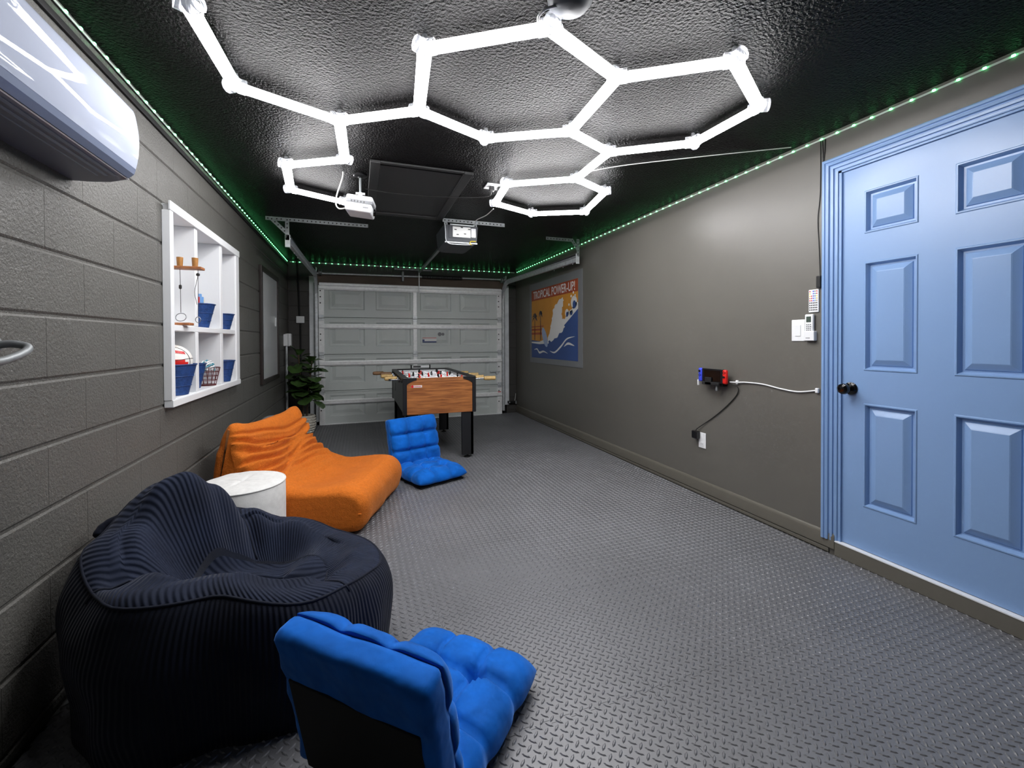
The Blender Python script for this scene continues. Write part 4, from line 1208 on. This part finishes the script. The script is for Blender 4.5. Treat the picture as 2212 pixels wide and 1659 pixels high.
# curved corner brackets on the near end
for s_, x in ((1, FX0 + .036), (-1, FX1 - .036)):
    pts = [(x, FZ1 - .004), (x + s_ * .095, FZ1 - .004), (x + s_ * .095, FZ1 - .026)]
    pts += [(x + s_ * (.095 - .085 * (k / 6)), FZ1 - .026 - .034 * (k / 6) ** 1.6) for k in range(1, 7)] + [(x, FZ1 - .075)]
    MB().prism(pts, 'y', FY0 - .002, FY0 + .012).build('corner_bracket', 'legblk', fb)
fr((FX0, FY0, FZ1 - .02), (FX0 + .055, FY1, FZ1), 'rim', 'legblk', .006)
fr((FX1 - .055, FY0, FZ1 - .02), (FX1, FY1, FZ1), 'rim', 'legblk', .006)
fr((FX0 + .055, FY0 + .004, FZ1 - .034), (FX1 - .055, FY0 + .034, FZ1 - .006), 'rim', 'fwood', .004)
fr((FX0 + .055, FY1 - .034, FZ1 - .02), (FX1 - .055, FY1, FZ1), 'rim', 'legblk', .006)
for a, b in (((FX0 + .050, FY0 + .03, FZ1 - .13), (FX0 + .057, FY1 - .03, FZ1 - .018)), ((FX1 - .057, FY0 + .03, FZ1 - .13), (FX1 - .050, FY1 - .03, FZ1 - .018)), ((FX0 + .055, FY1 - .042, FZ1 - .13), (FX1 - .055, FY1 - .032, FZ1 - .018)), ((FX0 + .055, FY0 + .032, FZ1 - .13), (FX1 - .055, FY0 + .042, FZ1 - .03))):
    fr(a, b, 'inner_wall', 'whitepl', .001)
fr((FX0 + .035, FY0 + .03, FZ1 - .136), (FX1 - .035, FY1 - .03, FZ1 - .13), 'play_field', 'field', .001)
lp_ = fr((FX0 + .078, FY0 + .0015, FZ1 - .098), (FX0 + .182, FY0 + .005, FZ1 - .076), 'logo_plate', 'paper', .001)
MB().cyl((FX0 + .090, FY0 + .0005, FZ1 - .087), (FX0 + .090, FY0 + .003, FZ1 - .087), .013, n=16).build('logo_dot', 'redp', lp_)
for k in range(7):
    MB().box((FX0 + .108 + k * .0095, FY0 + .0008, FZ1 - .092), (FX0 + .114 + k * .0095, FY0 + .003, FZ1 - .082)).build('logo_letter', 'redp', lp_)
MB().rbox((FX0 + .003, FY0 + .95, FZ0 + .14), (FX0 + .009, FY0 + 1.02, FZ0 + .23), .002).build('ball_return', 'black', fb)
for x0 in (FX0 + .025, FX1 - .145):
    for y0 in (FY0 + .015, FY1 - .115):
        lg_ = MB().rbox((x0, y0, .028), (x0 + .12, y0 + .03, FZ0 + .05), .004); lg_.rbox((x0 if x0 < .7 else x0 + .09, y0, .028), (x0 + .03 if x0 < .7 else x0 + .12, y0 + .10, FZ0 + .05), .004)
        l_ = lg_.build('leg', 'legblk', fb)
        MB().lathe([(.034, 0), (.036, .006), (.024, .014), (.008, .018), (.008, .032)], (x0 + .06, y0 + .03, 0.0), 16).build('leveller_foot', 'black', l_, smooth=35)
# rods, men and handles
man = MB()
man.rbox((-.011, -.008, -.020), (.011, .008, .020), .004, 1); man.lathe([(0, -.011), (.008, -.008), (.010, 0), (.008, .008), (0, .011)], (0, 0, .032), 10)
man.rbox((-.007, -.008, -.072), (.007, .006, -.02), .003, 1); man.rbox((-.009, -.014, -.085), (.009, .010, -.068), .003, 1)
man_r = man.mesh('man', 'red', smooth=40); man_b = man.mesh('man', 'black', smooth=40)
cnts = [3, 2, 3, 5, 5, 3, 2, 3]; team = [0, 0, 1, 0, 1, 0, 1, 1]
slide = [.03, -.05, .06, -.02, .04, -.06, .05, -.03]
for k in range(8):
    y = FY0 + .125 + k * (FY1 - FY0 - .25) / 7
    z = FZ1 - .040
    left = team[k] == 1
    s_ = slide[k]
    xa, xb = (FX0 - (.20 if left else .05) + s_, FX1 + (.06 if left else .20) + s_)
    rod = MB().cyl((xa, y, z), (xb, y, z), .0075, n=10).build('rod', 'chrome', fb, smooth=40)
    xh = xa if left else xb
    d_ = -1 if left else 1
    MB().lathe([(.010, 0), (.020, .008), (.0235, .05), (.021, .10), (.0235, .122), (.012, .13)], (xh - (.115 if d_ > 0 else .005), y, z), 14, 'x').build('handle', 'handled' if k in (6, 7) and left else 'handle', rod, smooth=40)
    xe = xb if left else xa
    MB().cyl((xe - .012, y, z), (xe + .012, y, z), .0105, n=10).build('end_cap', 'black', rod)
    for x in (FX0 - .004, FX1 - .008):
        MB().cyl((x, y, z), (x + .012, y, z), .017, n=12).build('bearing', 'black', rod)
    n_ = cnts[k]
    for q in range(n_):
        xm = (FX0 + FX1) / 2 + s_ + (q - (n_ - 1) / 2) * (.42 / max(1, n_ - 1) if n_ > 2 else .22)
        o = place('man', man_r if team[k] == 0 else man_b, rod)
        o.location = Vector((xm, y, z)) - Vector(fb.location)
        o.rotation_euler = (random.uniform(-.7, .7), 0, 0)
sc_ = MB().rbox((.64, FY1 - .02, FZ1 + .012), (.86, FY1 - .012, FZ1 + .034), .003).build('score_rail', 'whitepl', fb)
for k in range(10):
    MB().cyl((.655 + k * .0095, FY1 - .026, FZ1 + .023), (.662 + k * .0095, FY1 - .026, FZ1 + .023), .011, n=10).build('score_bead', 'black', sc_)
for x in (.63, .865):
    MB().rbox((x - .008, FY1 - .03, FZ1 - .004), (x + .008, FY1 - .004, FZ1 + .046), .003).build('score_post', 'black', sc_)

def sm(a, b, x):
    t = min(1, max(0, (x - a) / (b - a))); return t * t * (3 - 2 * t)
# ---- quilted cushions
def cushion(L, W, T, nl, nw, N=18, bulge=.5, edge_pow=5, scallop=.012, cre_l=.40, cre_w=.30, tuft=.36, bottom=.35, seed=0):
    """L along +x from 0, W centred on y; top quilted in nl rows (x) and nw columns (y). returns MB in local frame, z=0 mid plane"""
    nx, ny = nl * N + 1, nw * N + 1
    def warp(t, k):                      # denser near ends
        s = 2 * t - 1
        return math.copysign(1 - (1 - abs(s)) ** 1.6, s)
    top, bot = [], []
    for i in range(nx):
        u = warp(i / (nx - 1), nl)
        for j in range(ny):
            v = warp(j / (ny - 1), nw)
            eu = max(0.0, 1 - abs(u) ** edge_pow) ** (1 / 2.2); ev = max(0.0, 1 - abs(v) ** edge_pow) ** (1 / 2.2)
            e = eu * ev
            cu = (u + 1) / 2 * nl; cv = (v + 1) / 2 * nw
            du = min(abs(cu - k) for k in range(1, nl)) if nl > 1 else 9
            dv = min(abs(cv - k) for k in range(1, nw)) if nw > 1 else 9
            q = 1 - cre_l * math.exp(-(du / .075) ** 1.15) - cre_w * math.exp(-(dv / .065) ** 1.15) - tuft * math.exp(-(du * du + dv * dv) / .030)
            at = math.atan2(dv, du)
            q += .075 * math.sin(at * 14 + seed) * math.exp(-((math.hypot(du, dv) - .22) / .12) ** 2)
            q += .10 * nz(u * 3 + seed, v * 3, 1.7) + .05 * nz(u * 9, v * 9 + seed, 4.2)
            x = L / 2 + u * L / 2 * (1 - .035 * abs(v) ** 6) - math.copysign(scallop * math.exp(-(dv / .16) ** 2) * abs(u) ** 6, u)
            y = v * W / 2 * (1 - .035 * abs(u) ** 6) - math.copysign(scallop * math.exp(-(du / .16) ** 2) * abs(v) ** 6, v)
            top.append((x, y, T * e * q)); bot.append((x, y, -T * bottom * e))
    mb = MB()
    n = nx * ny
    fs = []
    for i in range(nx - 1):
        for j in range(ny - 1):
            a = i * ny + j
            fs.append((a, a + ny, a + ny + 1, a + 1)); fs.append((n + a, n + a + 1, n + a + ny + 1, n + a + ny))
    mb.add(top + bot, fs)
    return mb
def weld(mb):
    bm = bmesh.new()
    vs = [bm.verts.new(p) for p in mb.v]
    for f in mb.f: bm.faces.new([vs[i] for i in f])
    bmesh.ops.remove_doubles(bm, verts=bm.verts[:], dist=.0006)
    out = MB(); out.bm(bm); bm.free()
    return out
def xf(mb, M):
    mb.v = [tuple(M @ Vector(p)) for p in mb.v]; return mb

def floor_chair(label, loc, ang, W, Ls, Hb, tilt, seed, cush_front=True):
    """local frame: +x forward, origin at the seat's rear centre on the floor"""
    t = thing('floor_chair', label, 'floor chair', (loc[0], loc[1], 0), ang, 'blue tufted floor chairs')
    s = weld(cushion(Ls, W, .085, 3, 3, seed=seed, bottom=.45))
    s = xf(s, Matrix.Translation((.0, 0, .052)))
    s.v = [(x, y, max(z, .010)) for x, y, z in s.v]
    s.build('seat', 'vel', t, smooth='all', local=True)
    MB().rbox((.03, -W / 2 + .03, .0), (Ls - .03, W / 2 - .03, .016), .005).build('base_lining', 'lining', t, local=True)
    Mb = Matrix.Translation((.045, 0, .075)) @ Matrix.Rotation(-(PI / 2 + tilt), 4, 'Y')
    # shell slab behind (local x = up along the back, z = towards the front)
    b = weld(cushion(Hb, W, .062, 3, 3, seed=seed + 5, bottom=.05, cre_l=.55, cre_w=.30, tuft=.2))
    b = xf(b, Mb @ Matrix.Translation((0, 0, -.0)) @ Matrix.Rotation(PI, 4, 'X') @ Matrix.Scale(-1, 4, (0, 0, 1)) @ Matrix.Scale(1, 4) if False else Mb @ Matrix.Scale(-1, 4, (0, 0, 1)))
    b.build('back_cushion', 'vel', t, smooth='all', local=True)
    sl = MB()
    bm = bmesh.new(); bmesh.ops.create_cube(bm, size=1)
    for v in bm.verts: v.co = Vector((Hb / 2 + v.co.x * Hb, v.co.y * W, .036 + v.co.z * .072))
    bmesh.ops.bevel(bm, geom=bm.edges[:], offset=.022, segments=4, profile=.5, affect='EDGES')
    bmesh.ops.subdivide_edges(bm, edges=[e for e in bm.edges if e.calc_length() > .1], cuts=8, use_grid_fill=True)
    for v in bm.verts:
        v.co.z += .007 * nz(v.co.x * 9 + seed, v.co.y * 9, 0) + .004 * math.sin(v.co.x * 90 + 3 * nz(v.co.y * 4, seed, 0)) * sm(.40, .49, abs(v.co.y) / W)
        v.co.x += .006 * nz(v.co.y * 7 + seed, 3.1, 0) if v.co.x > Hb * .9 else 0
    sl.bm(bm, Mb); bm.free()
    sl.build('back_shell', 'vel', t, smooth='all', local=True)
    ln = MB().rbox((.0, -W / 2 + .035, .068), (Hb - .125, W / 2 - .035, .0765), .003)
    xf(ln, Mb).build('back_lining', 'lining', t, local=True)
    return t
ang1 = math.radians(46)
f1 = Vector((math.cos(ang1), math.sin(ang1)))
o1 = Vector((.405, 1.515)) - f1 * .54
floor_chair('blue velvet floor chair in the foreground, seen from behind', o1, ang1, .47, .54, .400, math.radians(12), 1.3)
ang2 = math.radians(-67)
f2 = Vector((math.cos(ang2), math.sin(ang2)))
o2 = Vector((.655, 3.50)) - f2 * .47
floor_chair('blue velvet floor chair facing the room in front of the foosball table', o2, ang2, .47, .47, .43, math.radians(14), 8.1)

# ---- orange lounge
ol = thing('lounge_chair', 'orange plush floor lounge chair with pleated back against the block wall', 'lounge chair', (-.72, 3.46, 0), math.radians(-20))
ctrl = [(.03, .015), (.0, .10), (.0, .28), (.02, .46), (.05, .58), (.09, .645), (.135, .655), (.17, .615), (.21, .53), (.265, .435), (.34, .355), (.44, .300), (.56, .278), (.70, .285), (.82, .292), (.905, .270), (.955, .205), (.955, .115), (.925, .040), (.86, .006), (.62, .0), (.35, .0), (.14, .0)]
pc = cr([(a, b, 0) for a, b in ctrl], 11, closed=True)
P2 = [Vector((p.x, p.y)) for p in pc]; NP = len(P2)
arc = [0.0]
for i in range(1, NP): arc.append(arc[-1] + (P2[i] - P2[i - 1]).length)
nrm2 = []
for i in range(NP):
    d = P2[(i + 1) % NP] - P2[i - 1]; d.normalize(); nrm2.append(Vector((-d.y, d.x)))     # outward (profile runs clockwise)
HW = .43
ARC0 = arc[min(range(NP), key=lambda i: (P2[i] - Vector((.135, .655))).length)]
PLEATS = [(.09, .014, -1.1, 1.1), (.15, .020, -1.1, 1.1), (.20, .022, -1.1, .8), (.245, .024, -1.1, 1.1), (.29, .024, -1.1, .9), (.335, .022, -1.1, 1.1), (.38, .018, -.8, .9), (.425, .014, -.4, .8), (.47, .010, -.1, .6)]
def sm(a, b, x):
    t = min(1, max(0, (x - a) / (b - a))); return t * t * (3 - 2 * t)
stv = []
for k in range(81):
    s_ = -1 + 2 * k / 80; stv.append(math.copysign(1 - (1 - abs(s_)) ** 1.7, s_))
vs, fs = [], []
for v in stv:
    e = max(0.0, (abs(v) - .80) / .20)
    inset = .055 * (1 - math.sqrt(max(0, 1 - e * e)))
    for i in range(NP):
        p = P2[i].copy(); nn = nrm2[i]
        # outward direction check by centroid of the fold: use profile orientation
        d = -inset
        s_a = arc[i]
        if p.x > .12 and p.y > .26 and p.x < .60:
            for kq, (a0, amp, lo_, hi_) in enumerate(PLEATS):
                ca = a0 + .030 * math.sin(v * 2.6 + kq * .7) + .016 * nz(v * 2.2, kq * 3.1, .5)
                win = sm(lo_ - .12, lo_ + .08, v) * (1 - sm(hi_ - .08, hi_ + .12, v))
                g_ = s_a - ARC0 - ca
                d -= 1.5 * amp * win * math.exp(-(g_ / .0105) ** 2)
                d += .8 * amp * win * math.exp(-((g_ - .024) / .014) ** 2)
        d += .010 * nz(p.x * 4, p.y * 4, v * 2.0) + .004 * nz(p.x * 12, p.y * 12, v * 6)
        if p.y < .02: d = min(d, 0)
        q = p + nn * d
        z = q.y
        if p.y > .5: z += .055 * abs(v) ** 3 - .02
        if .50 < p.x < .86 and p.y > .2: z -= .030 * (1 - v * v) * math.exp(-((p.x - .62) / .16) ** 2)
        z = max(z, 0.002)
        yy = v * HW * (1 - .06 * (p.x < .2) * (p.y > .5))
        vs.append((q.x, yy, z))
for a in range(len(stv) - 1):
    for i in range(NP):
        j = (i + 1) % NP
        fs.append((a * NP + i, a * NP + j, (a + 1) * NP + j, (a + 1) * NP + i))
fs.append(tuple(range(NP))); fs.append(tuple(range(len(vs) - 1, len(vs) - NP - 1, -1)))
mb = MB(); mb.add(vs, fs)
body = mb.build('body', 'orange', ol, smooth='all', local=True)
# piping seam along the near side, and corner tucks
for sgn in (-1, 1):
    pts = []
    for x in [(.15 + .78 * k / 16) for k in range(17)]:
        pts.append((x, sgn * (HW - .004 + .0), .105 + .035 * (x - .15) + .006 * math.sin(x * 9)))
    MB().tube(pts, .0035, 6).build('seam', 'orange', body, smooth='all', local=True)

# ---- pouf
pf_ = thing('pouf', 'pale grey round fabric pouf between bean bag and orange lounge', 'pouf', (-.605, 2.715, 0))
def pouf_top(u, v):
    a = 2 * PI * u; r = .208 * v
    z = .405 + .016 * math.sqrt(max(0, 1 - v ** 4)) + .006 * nz(3 * r * math.cos(a) / .2, 3 * r * math.sin(a) / .2, 1) - (.012 * math.exp(-((math.sin(a * 2 + .6) * v) / .06) ** 2) * (1 - v) if v < .98 else 0)
    return (r * math.cos(a), r * math.sin(a), z)
MB().grid(pouf_top, 48, 14, closeu=True).build('top', 'pouf', pf_, smooth='all', local=True)
MB().lathe([(.196, .0), (.204, .012), (.210, .10), (.2105, .30), (.2095, .395), (.206, .404)], (0, 0, 0), 48).build('side', 'pouf', pf_, smooth=60, local=True)
MB().tube([(.2085 * math.cos(a * PI / 24), .2085 * math.sin(a * PI / 24), .404) for a in range(48)], .0042, 6, closed=True).build('piping', 'pouf', pf_, smooth='all', local=True)

# ---- bean bag
BBX, BBY = -.375, 1.800
bb_ = thing('bean_bag', 'large navy corduroy bean bag with a dented seat against the block wall', 'bean bag', (BBX, BBY, 0))
def sm(a, b, x):
    t = min(1, max(0, (x - a) / (b - a))); return t * t * (3 - 2 * t)
NTH, NT = 144, 72
RIM = {0: .325, 45: .335, 80: .395, 105: .47, 130: .585, 150: .65, 180: .545, 215: .475, 265: .46, 310: .39}
RMAX = {0: .53, 45: .495, 90: .475, 135: .50, 180: .55, 225: .50, 270: .42, 315: .50}
def ring(tab, a):
    a %= 360
    ks = sorted(tab)
    for i, lo in enumerate(ks):
        hi = ks[i + 1] if i + 1 < len(ks) else 360 + ks[0]
        if lo <= a <= hi:
            t = (a - lo) / (hi - lo); t = t * t * (3 - 2 * t)
            return tab[lo] * (1 - t) + tab[hi % 360] * t
def bag(th, t):
    """t 0..1 from floor edge over the side and rim to the seat centre"""
    ct, st_ = math.cos(th), math.sin(th)
    d_ = math.degrees(th)
    rim = ring(RIM, d_); rmax = ring(RMAX, d_); rin = rmax - .165
    cxs, cz_ = .105, .30
    if t < .5:                                                # side, floor to rim
        k = t / .5
        a = k * PI / 2
        z = rim * (1 - math.cos(a * 1.0)) ** .80 if False else rim * (math.sin(a) ** 1.05)
        z = rim * math.sin(a) ** 1.1
        bul = math.cos(a) ** .62
        r = rin + (rmax - rin) * bul - .065 * (1 - k) ** 3.2
        cx_, cy_ = 0, 0
    else:
        k = (t - .5) / .5
        dz = rim - cz_ - .025 * math.sin(th * 3)
        hiw = math.exp(-((((math.degrees(th) % 360) - 160) / 55) ** 2))
        z = rim - dz * sm(.04 + .10 * hiw, .50 + .05 * hiw, k) - .02 * k + .030 * hiw * math.exp(-((k - .10) / .12) ** 2)
        r = rin * (1 - k)
        cx_, cy_ = cxs * k * 1.0, -.01 * k
    x = r * ct + cx_; y = r * st_ + cy_
    # folds
    f = .020 * nz(x * 4 + 2, y * 4, z * 4) + .010 * nz(x * 9, y * 9 + 4, z * 9)
    f += .014 * math.sin(5 * th + 3 * t) * math.exp(-((t - .55) / .12) ** 2)
    for tc, dp in ((108, .055), (212, .060), (322, .030)):
        da = ((math.degrees(th) - tc + 180) % 360) - 180
        z -= dp * math.exp(-(da / 7.0) ** 2) * math.exp(-((t - .56) / .10) ** 2)
    if t > .5: f += .018 * nz(x * 11, y * 11, 3.3)
    if t > .5: z += f * .9 * (1 - (t - .5))
    else: x += ct * f; y += st_ * f
    if t < .02: z = 0
    return (x, y, max(0.0, z))
mb = MB()
vs = [bag(2 * PI * i / NTH, j / NT) for i in range(NTH) for j in range(NT + 1)]
# keep it on the room side of the wall
lim = XL + .012 - BBX
vs = [((lim + .02 * math.tanh((x - lim) / .02) if x < lim + .0 else x), y, z) for x, y, z in vs]
vs = [(max(x, lim), y, z) for x, y, z in vs]
fs, mi = [], []
uvs = []
for i in range(NTH):
    for j in range(NT):
        i2 = (i + 1) % NTH
        fs.append((i * (NT + 1) + j, i2 * (NT + 1) + j, i2 * (NT + 1) + j + 1, i * (NT + 1) + j + 1))
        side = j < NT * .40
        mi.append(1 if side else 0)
        for ii, jj in ((i, j), (i + 1, j), (i + 1, j + 1), (i, j + 1)):
            if side:
                uvs.append((ii / NTH * 54.0, jj / NT))
            else:                         # ribs run round the rim, fanned by sector
                th = 2 * PI * ii / NTH
                px, py, pz = vs[(ii % NTH) * (NT + 1) + jj]
                if jj > NT * .72:
                    uvs.append(((py * 1.0 + px * .12 + .02 * nz(px * 6, py * 6, 0)) * 17.0, 0))
                elif math.radians(212) < 2 * PI * (i + .5) / NTH < math.radians(322):
                    uvs.append((ii / NTH * 44.0 + jj / NT * 9.0, 0))
                elif math.radians(108) < 2 * PI * (i + .5) / NTH <= math.radians(212):
                    uvs.append((ii / NTH * 40.0 - jj / NT * 5.0, 0))
                else:
                    uvs.append((ii / NTH * 48.0, 0))
mb.v = vs; mb.f = fs; mb.mi = mi
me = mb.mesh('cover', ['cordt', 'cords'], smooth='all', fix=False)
uvl = me.uv_layers.new(name='rib')
for k, uv in enumerate(uvs): uvl.data[k].uv = uv
co_ = place('cover', me, bb_)
base = MB().add([(bag(2 * PI * i / NTH, 0)[0] * .98, bag(2 * PI * i / NTH, 0)[1] * .98, .004) for i in range(0, NTH, 4)], [tuple(range(NTH // 4))])
# knotted corner tab by the wall
MB().tube(cr([(-.36, .12, .52), (-.43, .13, .535), (-.475, .115, .52), (-.485, .09, .50)], 6), [.028, .030, .030, .030, .028, .028, .026, .024, .022, .022, .022, .020, .020, .020, .018, .018, .018, .016, .012][:19], 10).build('corner_tab', 'cords', bb_, smooth='all', local=True)
# seam cords between the top panels
for a in (108, 212, 322):
    pts = [bag(math.radians(a), t) for t in [.36 + .34 * k / 14 for k in range(15)]]
    MB().tube([(max(p[0], lim), p[1], p[2] + .001) for p in pts], .004, 6).build('seam', 'cords', co_, smooth='all', local=True)
pts = [bag(2 * PI * k / 72, .40) for k in range(72)]
MB().tube([(max(p[0], lim), p[1], p[2]) for p in pts], .0045, 6, closed=True).build('seam', 'cords', co_, smooth='all', local=True)

# ---- fig tree in woven pot
ft_ = thing('potted_fig', 'artificial fiddle leaf fig in a white woven pot by the garage door', 'plant', (-.655, 6.10, 0))
pot = MB().lathe([(0, 0), (.085, 0), (.105, .05), (.118, .12), (.116, .19), (.108, .232), (.100, .232), (.098, .20), (0, .20)], (0, 0, 0), 32)
po_ = pot.build('pot', 'pot', ft_, smooth=45, local=True)
for k in range(7):
    z = .022 + k * .032
    rr = [.098, .110, .117, .121, .121, .119, .114][k]
    pts = [((rr + .004 * math.sin(a * PI / 2 + k * PI)) * math.cos(a * PI / 32), (rr + .004 * math.sin(a * PI / 2 + k * PI)) * math.sin(a * PI / 32), z + .005 * math.sin(a * PI / 2 + k * PI)) for a in range(64)]
    MB().tube(pts, .009, 6, closed=True).build('woven_row', 'pot', po_, smooth='all', local=True)
MB().lathe([(0, .205), (.097, .205)], (0, 0, 0), 24).build('soil', 'soil', ft_, local=True)
stems = [cr([(-.02, 0, .2), (-.03, .01, .45), (-.05, .0, .72), (-.07, -.02, 1.02)], 6), cr([(.02, -.01, .2), (.035, -.02, .42), (.06, -.03, .66), (.09, -.03, .94)], 6)]
for s_ in stems:
    MB().tube(s_, .011, 8).build('stem', 'trunk', ft_, smooth='all', local=True)
tg2 = MB().rbox((-.045, -.022, .395), (-.022, -.020, .435), .002, 1); tg2.rbox((-.012, -.024, .397), (.012, -.022, .437), .002, 1)
tg2.build('price_tags', 'whitepl', ft_, local=True)
def leaf_mesh(bend):
    mb = MB()
    prof = [(0, .008), (.12, .02), (.25, .045), (.38, .058), (.5, .06), (.65, .085), (.8, .098), (.92, .075), (1.0, .01)]
    L_ = .21; vs = []
    for i, (t, w) in enumerate(prof):
        zc = -bend * t * t * L_
        for s_ in (-1, -.5, 0, .5, 1):
            vs.append((t * L_, s_ * w, zc + .25 * w * abs(s_) + .006 * math.sin(t * 12) * abs(s_)))
    fs = [(i * 5 + j, (i + 1) * 5 + j, (i + 1) * 5 + j + 1, i * 5 + j + 1) for i in range(len(prof) - 1) for j in range(4)]
    mb.add(vs, fs)
    return mb.mesh('leaf', 'leaf', smooth='all', fix=False)
lms = [leaf_mesh(b) for b in (.15, .4, .7)]
rnd = random.Random(3)
for si, s_ in enumerate(stems):
    for k in range(34):
        t = .34 + .66 * (k + rnd.random() * .6) / 34
        p = s_[min(len(s_) - 1, int(t * (len(s_) - 1)))]
        az = k * 2.4 + si + rnd.uniform(-.3, .3)
        el = rnd.uniform(-.15, .75) if t < .9 else rnd.uniform(.5, 1.2)
        sc = rnd.uniform(.70, 1.05) * (1.0 if t < .85 else .8)
        # keep clear of wall and door
        reach = .21 * sc
        wx, wy = ft_.location.x + p.x + math.cos(az) * reach * math.cos(el), ft_.location.y + p.y + math.sin(az) * reach * math.cos(el)
        if wx < XL + .03 or wy > DOOR_Y - .08: continue
        o = place('leaf', lms[k % 3], ft_)
        o.location = p
        o.rotation_euler = (rnd.uniform(-.4, .4), -el, az)
        o.scale = (sc, sc, sc)

# ---- grey bundle behind the lounge
gb = thing('grey_bundle', 'rounded pale grey cloth bundle peeking out behind the orange lounge', 'bundle', (-.79, 4.62, 0))
def gbf(u, v):
    a = 2 * PI * u; k = v * PI
    r = .115 * math.sin(k) ** .6 if 0 < v < 1 else 0
    return (r * math.cos(a) * (1 + .08 * nz(math.cos(a) * 2, math.sin(a) * 2, v * 3)), 1.7 * r * math.sin(a), .235 - .235 * math.cos(k))
MB().grid(gbf, 32, 20, closeu=True).build('cloth', 'greycloth', gb, smooth='all', local=True)
MB().tube(cr([(-.09, -.1, .30), (-.02, -.02, .44), (.06, .08, .40)], 6), .012, 8).build('fold', 'greycloth', gb, smooth='all', local=True)
